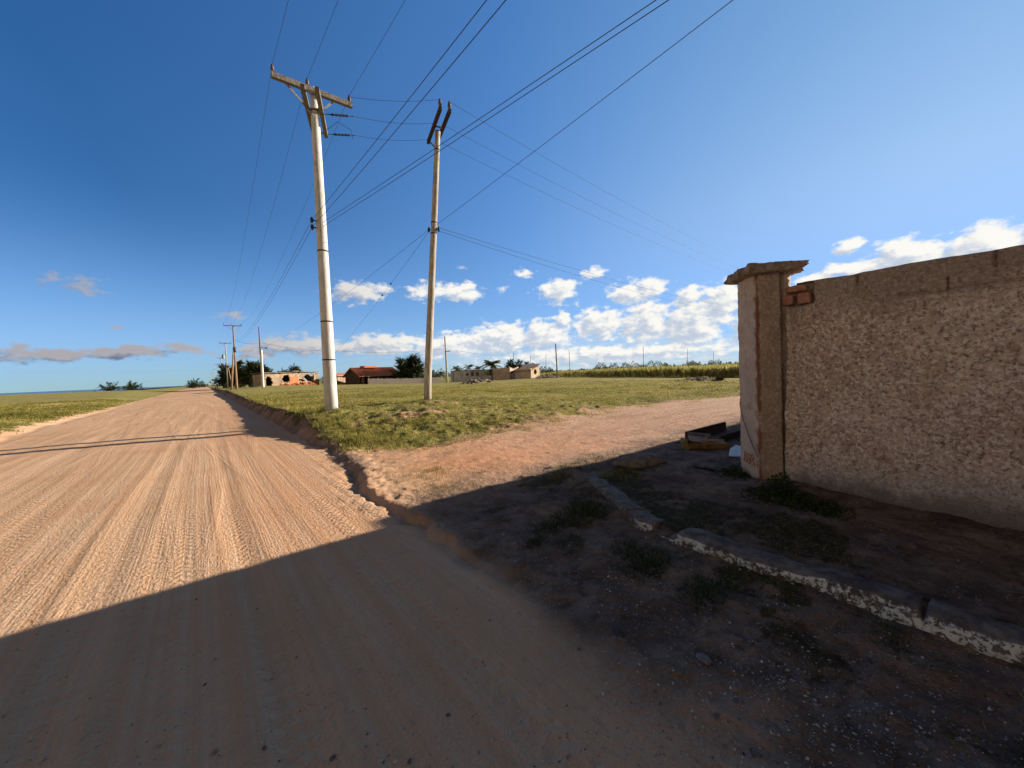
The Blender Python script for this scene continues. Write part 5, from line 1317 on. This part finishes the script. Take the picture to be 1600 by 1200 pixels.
# shell grit and pebbles strewn over the shaded sand
m_peb, nbp, bp = new_mat('shell_pebbles'); nbp.L.new(nbp.mix(nbp.attr('tone'), (.09, .08, .075), (.60, .58, .55)), bp.inputs['Base Color'])
def pebbles(n):
    pxs = []; 
    clusters = [(985, 915, 70, 45, .26), (1240, 1040, 170, 70, .24), (1330, 1150, 150, 40, .10), (890, 880, 60, 40, .08), (760, 840, 50, 30, .07), (1120, 1080, 120, 80, .08)]
    for (a, b, sa, sb, w) in clusters:
        m_ = int(n*w); pxs.append(np.stack([RNG.normal(a, sa, m_), RNG.normal(b, sb, m_)], 1))
    m_ = int(n*.30); pxs.append(np.stack([RNG.uniform(0, 1600, m_), RNG.uniform(800, 1260, m_)], 1))
    p = np.concatenate(pxs); d = Fv[None]+Rv[None]*((p[:, 0]-CX)/F_PX)[:, None]-Uv[None]*((p[:, 1]-CY)/F_PX)[:, None]
    t = -HC/d[:, 2]; x, y = d[:, 0]*t, d[:, 1]*t
    k = (t > 0) & (np.hypot(x, y) < 7) & (x < 4.9) & ~((x > kerb_x(y)-.02) & (x < kerb_x(y)+.3)); return x[k], y[k]
x, y = pebbles(4600); z = terr(x, y); n = len(x)
s_ = np.minimum(np.exp(RNG.normal(math.log(.0030), .42, n)), .0075); tone = np.clip(RNG.beta(1.3, 1.9, n), 0, 1)
u_ = RNG.normal(0, 1, (n, 6, 3))*.22
O8 = np.array([(1.3, 0, 0), (-1.3, 0, 0), (0, 1, 0), (0, -1, 0), (0, 0, .7), (0, 0, -.7)])[None]+u_
aa = RNG.uniform(0, 6.28, n); ca, sa = np.cos(aa)[:, None], np.sin(aa)[:, None]
OX = O8[..., 0]*ca-O8[..., 1]*sa; OY = O8[..., 0]*sa+O8[..., 1]*ca
V_ = np.stack([x[:, None]+OX*s_[:, None], y[:, None]+OY*s_[:, None], z[:, None]+(.3+O8[..., 2])*s_[:, None]], -1).reshape(-1, 3)
fo = np.array([(0, 2, 4), (2, 1, 4), (1, 3, 4), (3, 0, 4), (2, 0, 5), (1, 2, 5), (3, 1, 5), (0, 3, 5)])
F_ = (fo[None]+(np.arange(n)*6)[:, None, None]).reshape(-1, 3)
tag(np_mesh('pebbles', V_, F_, m_peb, n=3, smooth=False, attrs=dict(tone=np.repeat(tone, 6))), kind='stuff')

# dead leaves and straw lying in the shade
m_lit, nbl, bl = new_mat('leaf_litter'); nbl.L.new(nbl.mix(nbl.attr('tone'), (.035, .024, .018), (.30, .21, .12)), bl.inputs['Base Color'])
n = 5200; y = RNG.uniform(-1.2, 3.7, n); x = np.where(RNG.random(n) < .55, kerb_x(y)+np.abs(RNG.normal(0, .9, n))*.9+.28, kerb_x(y)-np.abs(RNG.normal(0, .45, n))-.02)
x = np.where(x > WALL_X-.03, WALL_X-.03-np.abs(RNG.normal(0, .25, n)), x); z = terr(x, y)
Dv = RNG.normal(0, 1, (n, 3)); Dv[:, 2] = np.abs(Dv[:, 2])*.22+.03; Dv /= np.linalg.norm(Dv, axis=1)[:, None]
sd = np.cross(Dv, np.array([0, 0, 1.])); sd /= np.linalg.norm(sd, axis=1)[:, None]
straw = RNG.random(n) < .45; L = np.where(straw, RNG.uniform(.03, .09, n), RNG.uniform(.010, .024, n)); W_ = np.where(straw, .0035, L*.45)
P_ = np.stack([x, y, z+.004], 1)
V_ = np.stack([P_, P_+Dv*(L*.5)[:, None]-sd*W_[:, None]*.6, P_+Dv*L[:, None], P_+Dv*(L*.5)[:, None]+sd*W_[:, None]*.6], 1).reshape(-1, 3)
tag(np_mesh('leaf_litter', V_, np.arange(4*n).reshape(-1, 4), m_lit, smooth=False, attrs=dict(tone=np.repeat(np.clip(np.where(straw, RNG.normal(.6, .25, n), RNG.normal(.3, .22, n)), 0, 1), 4))), kind='stuff')
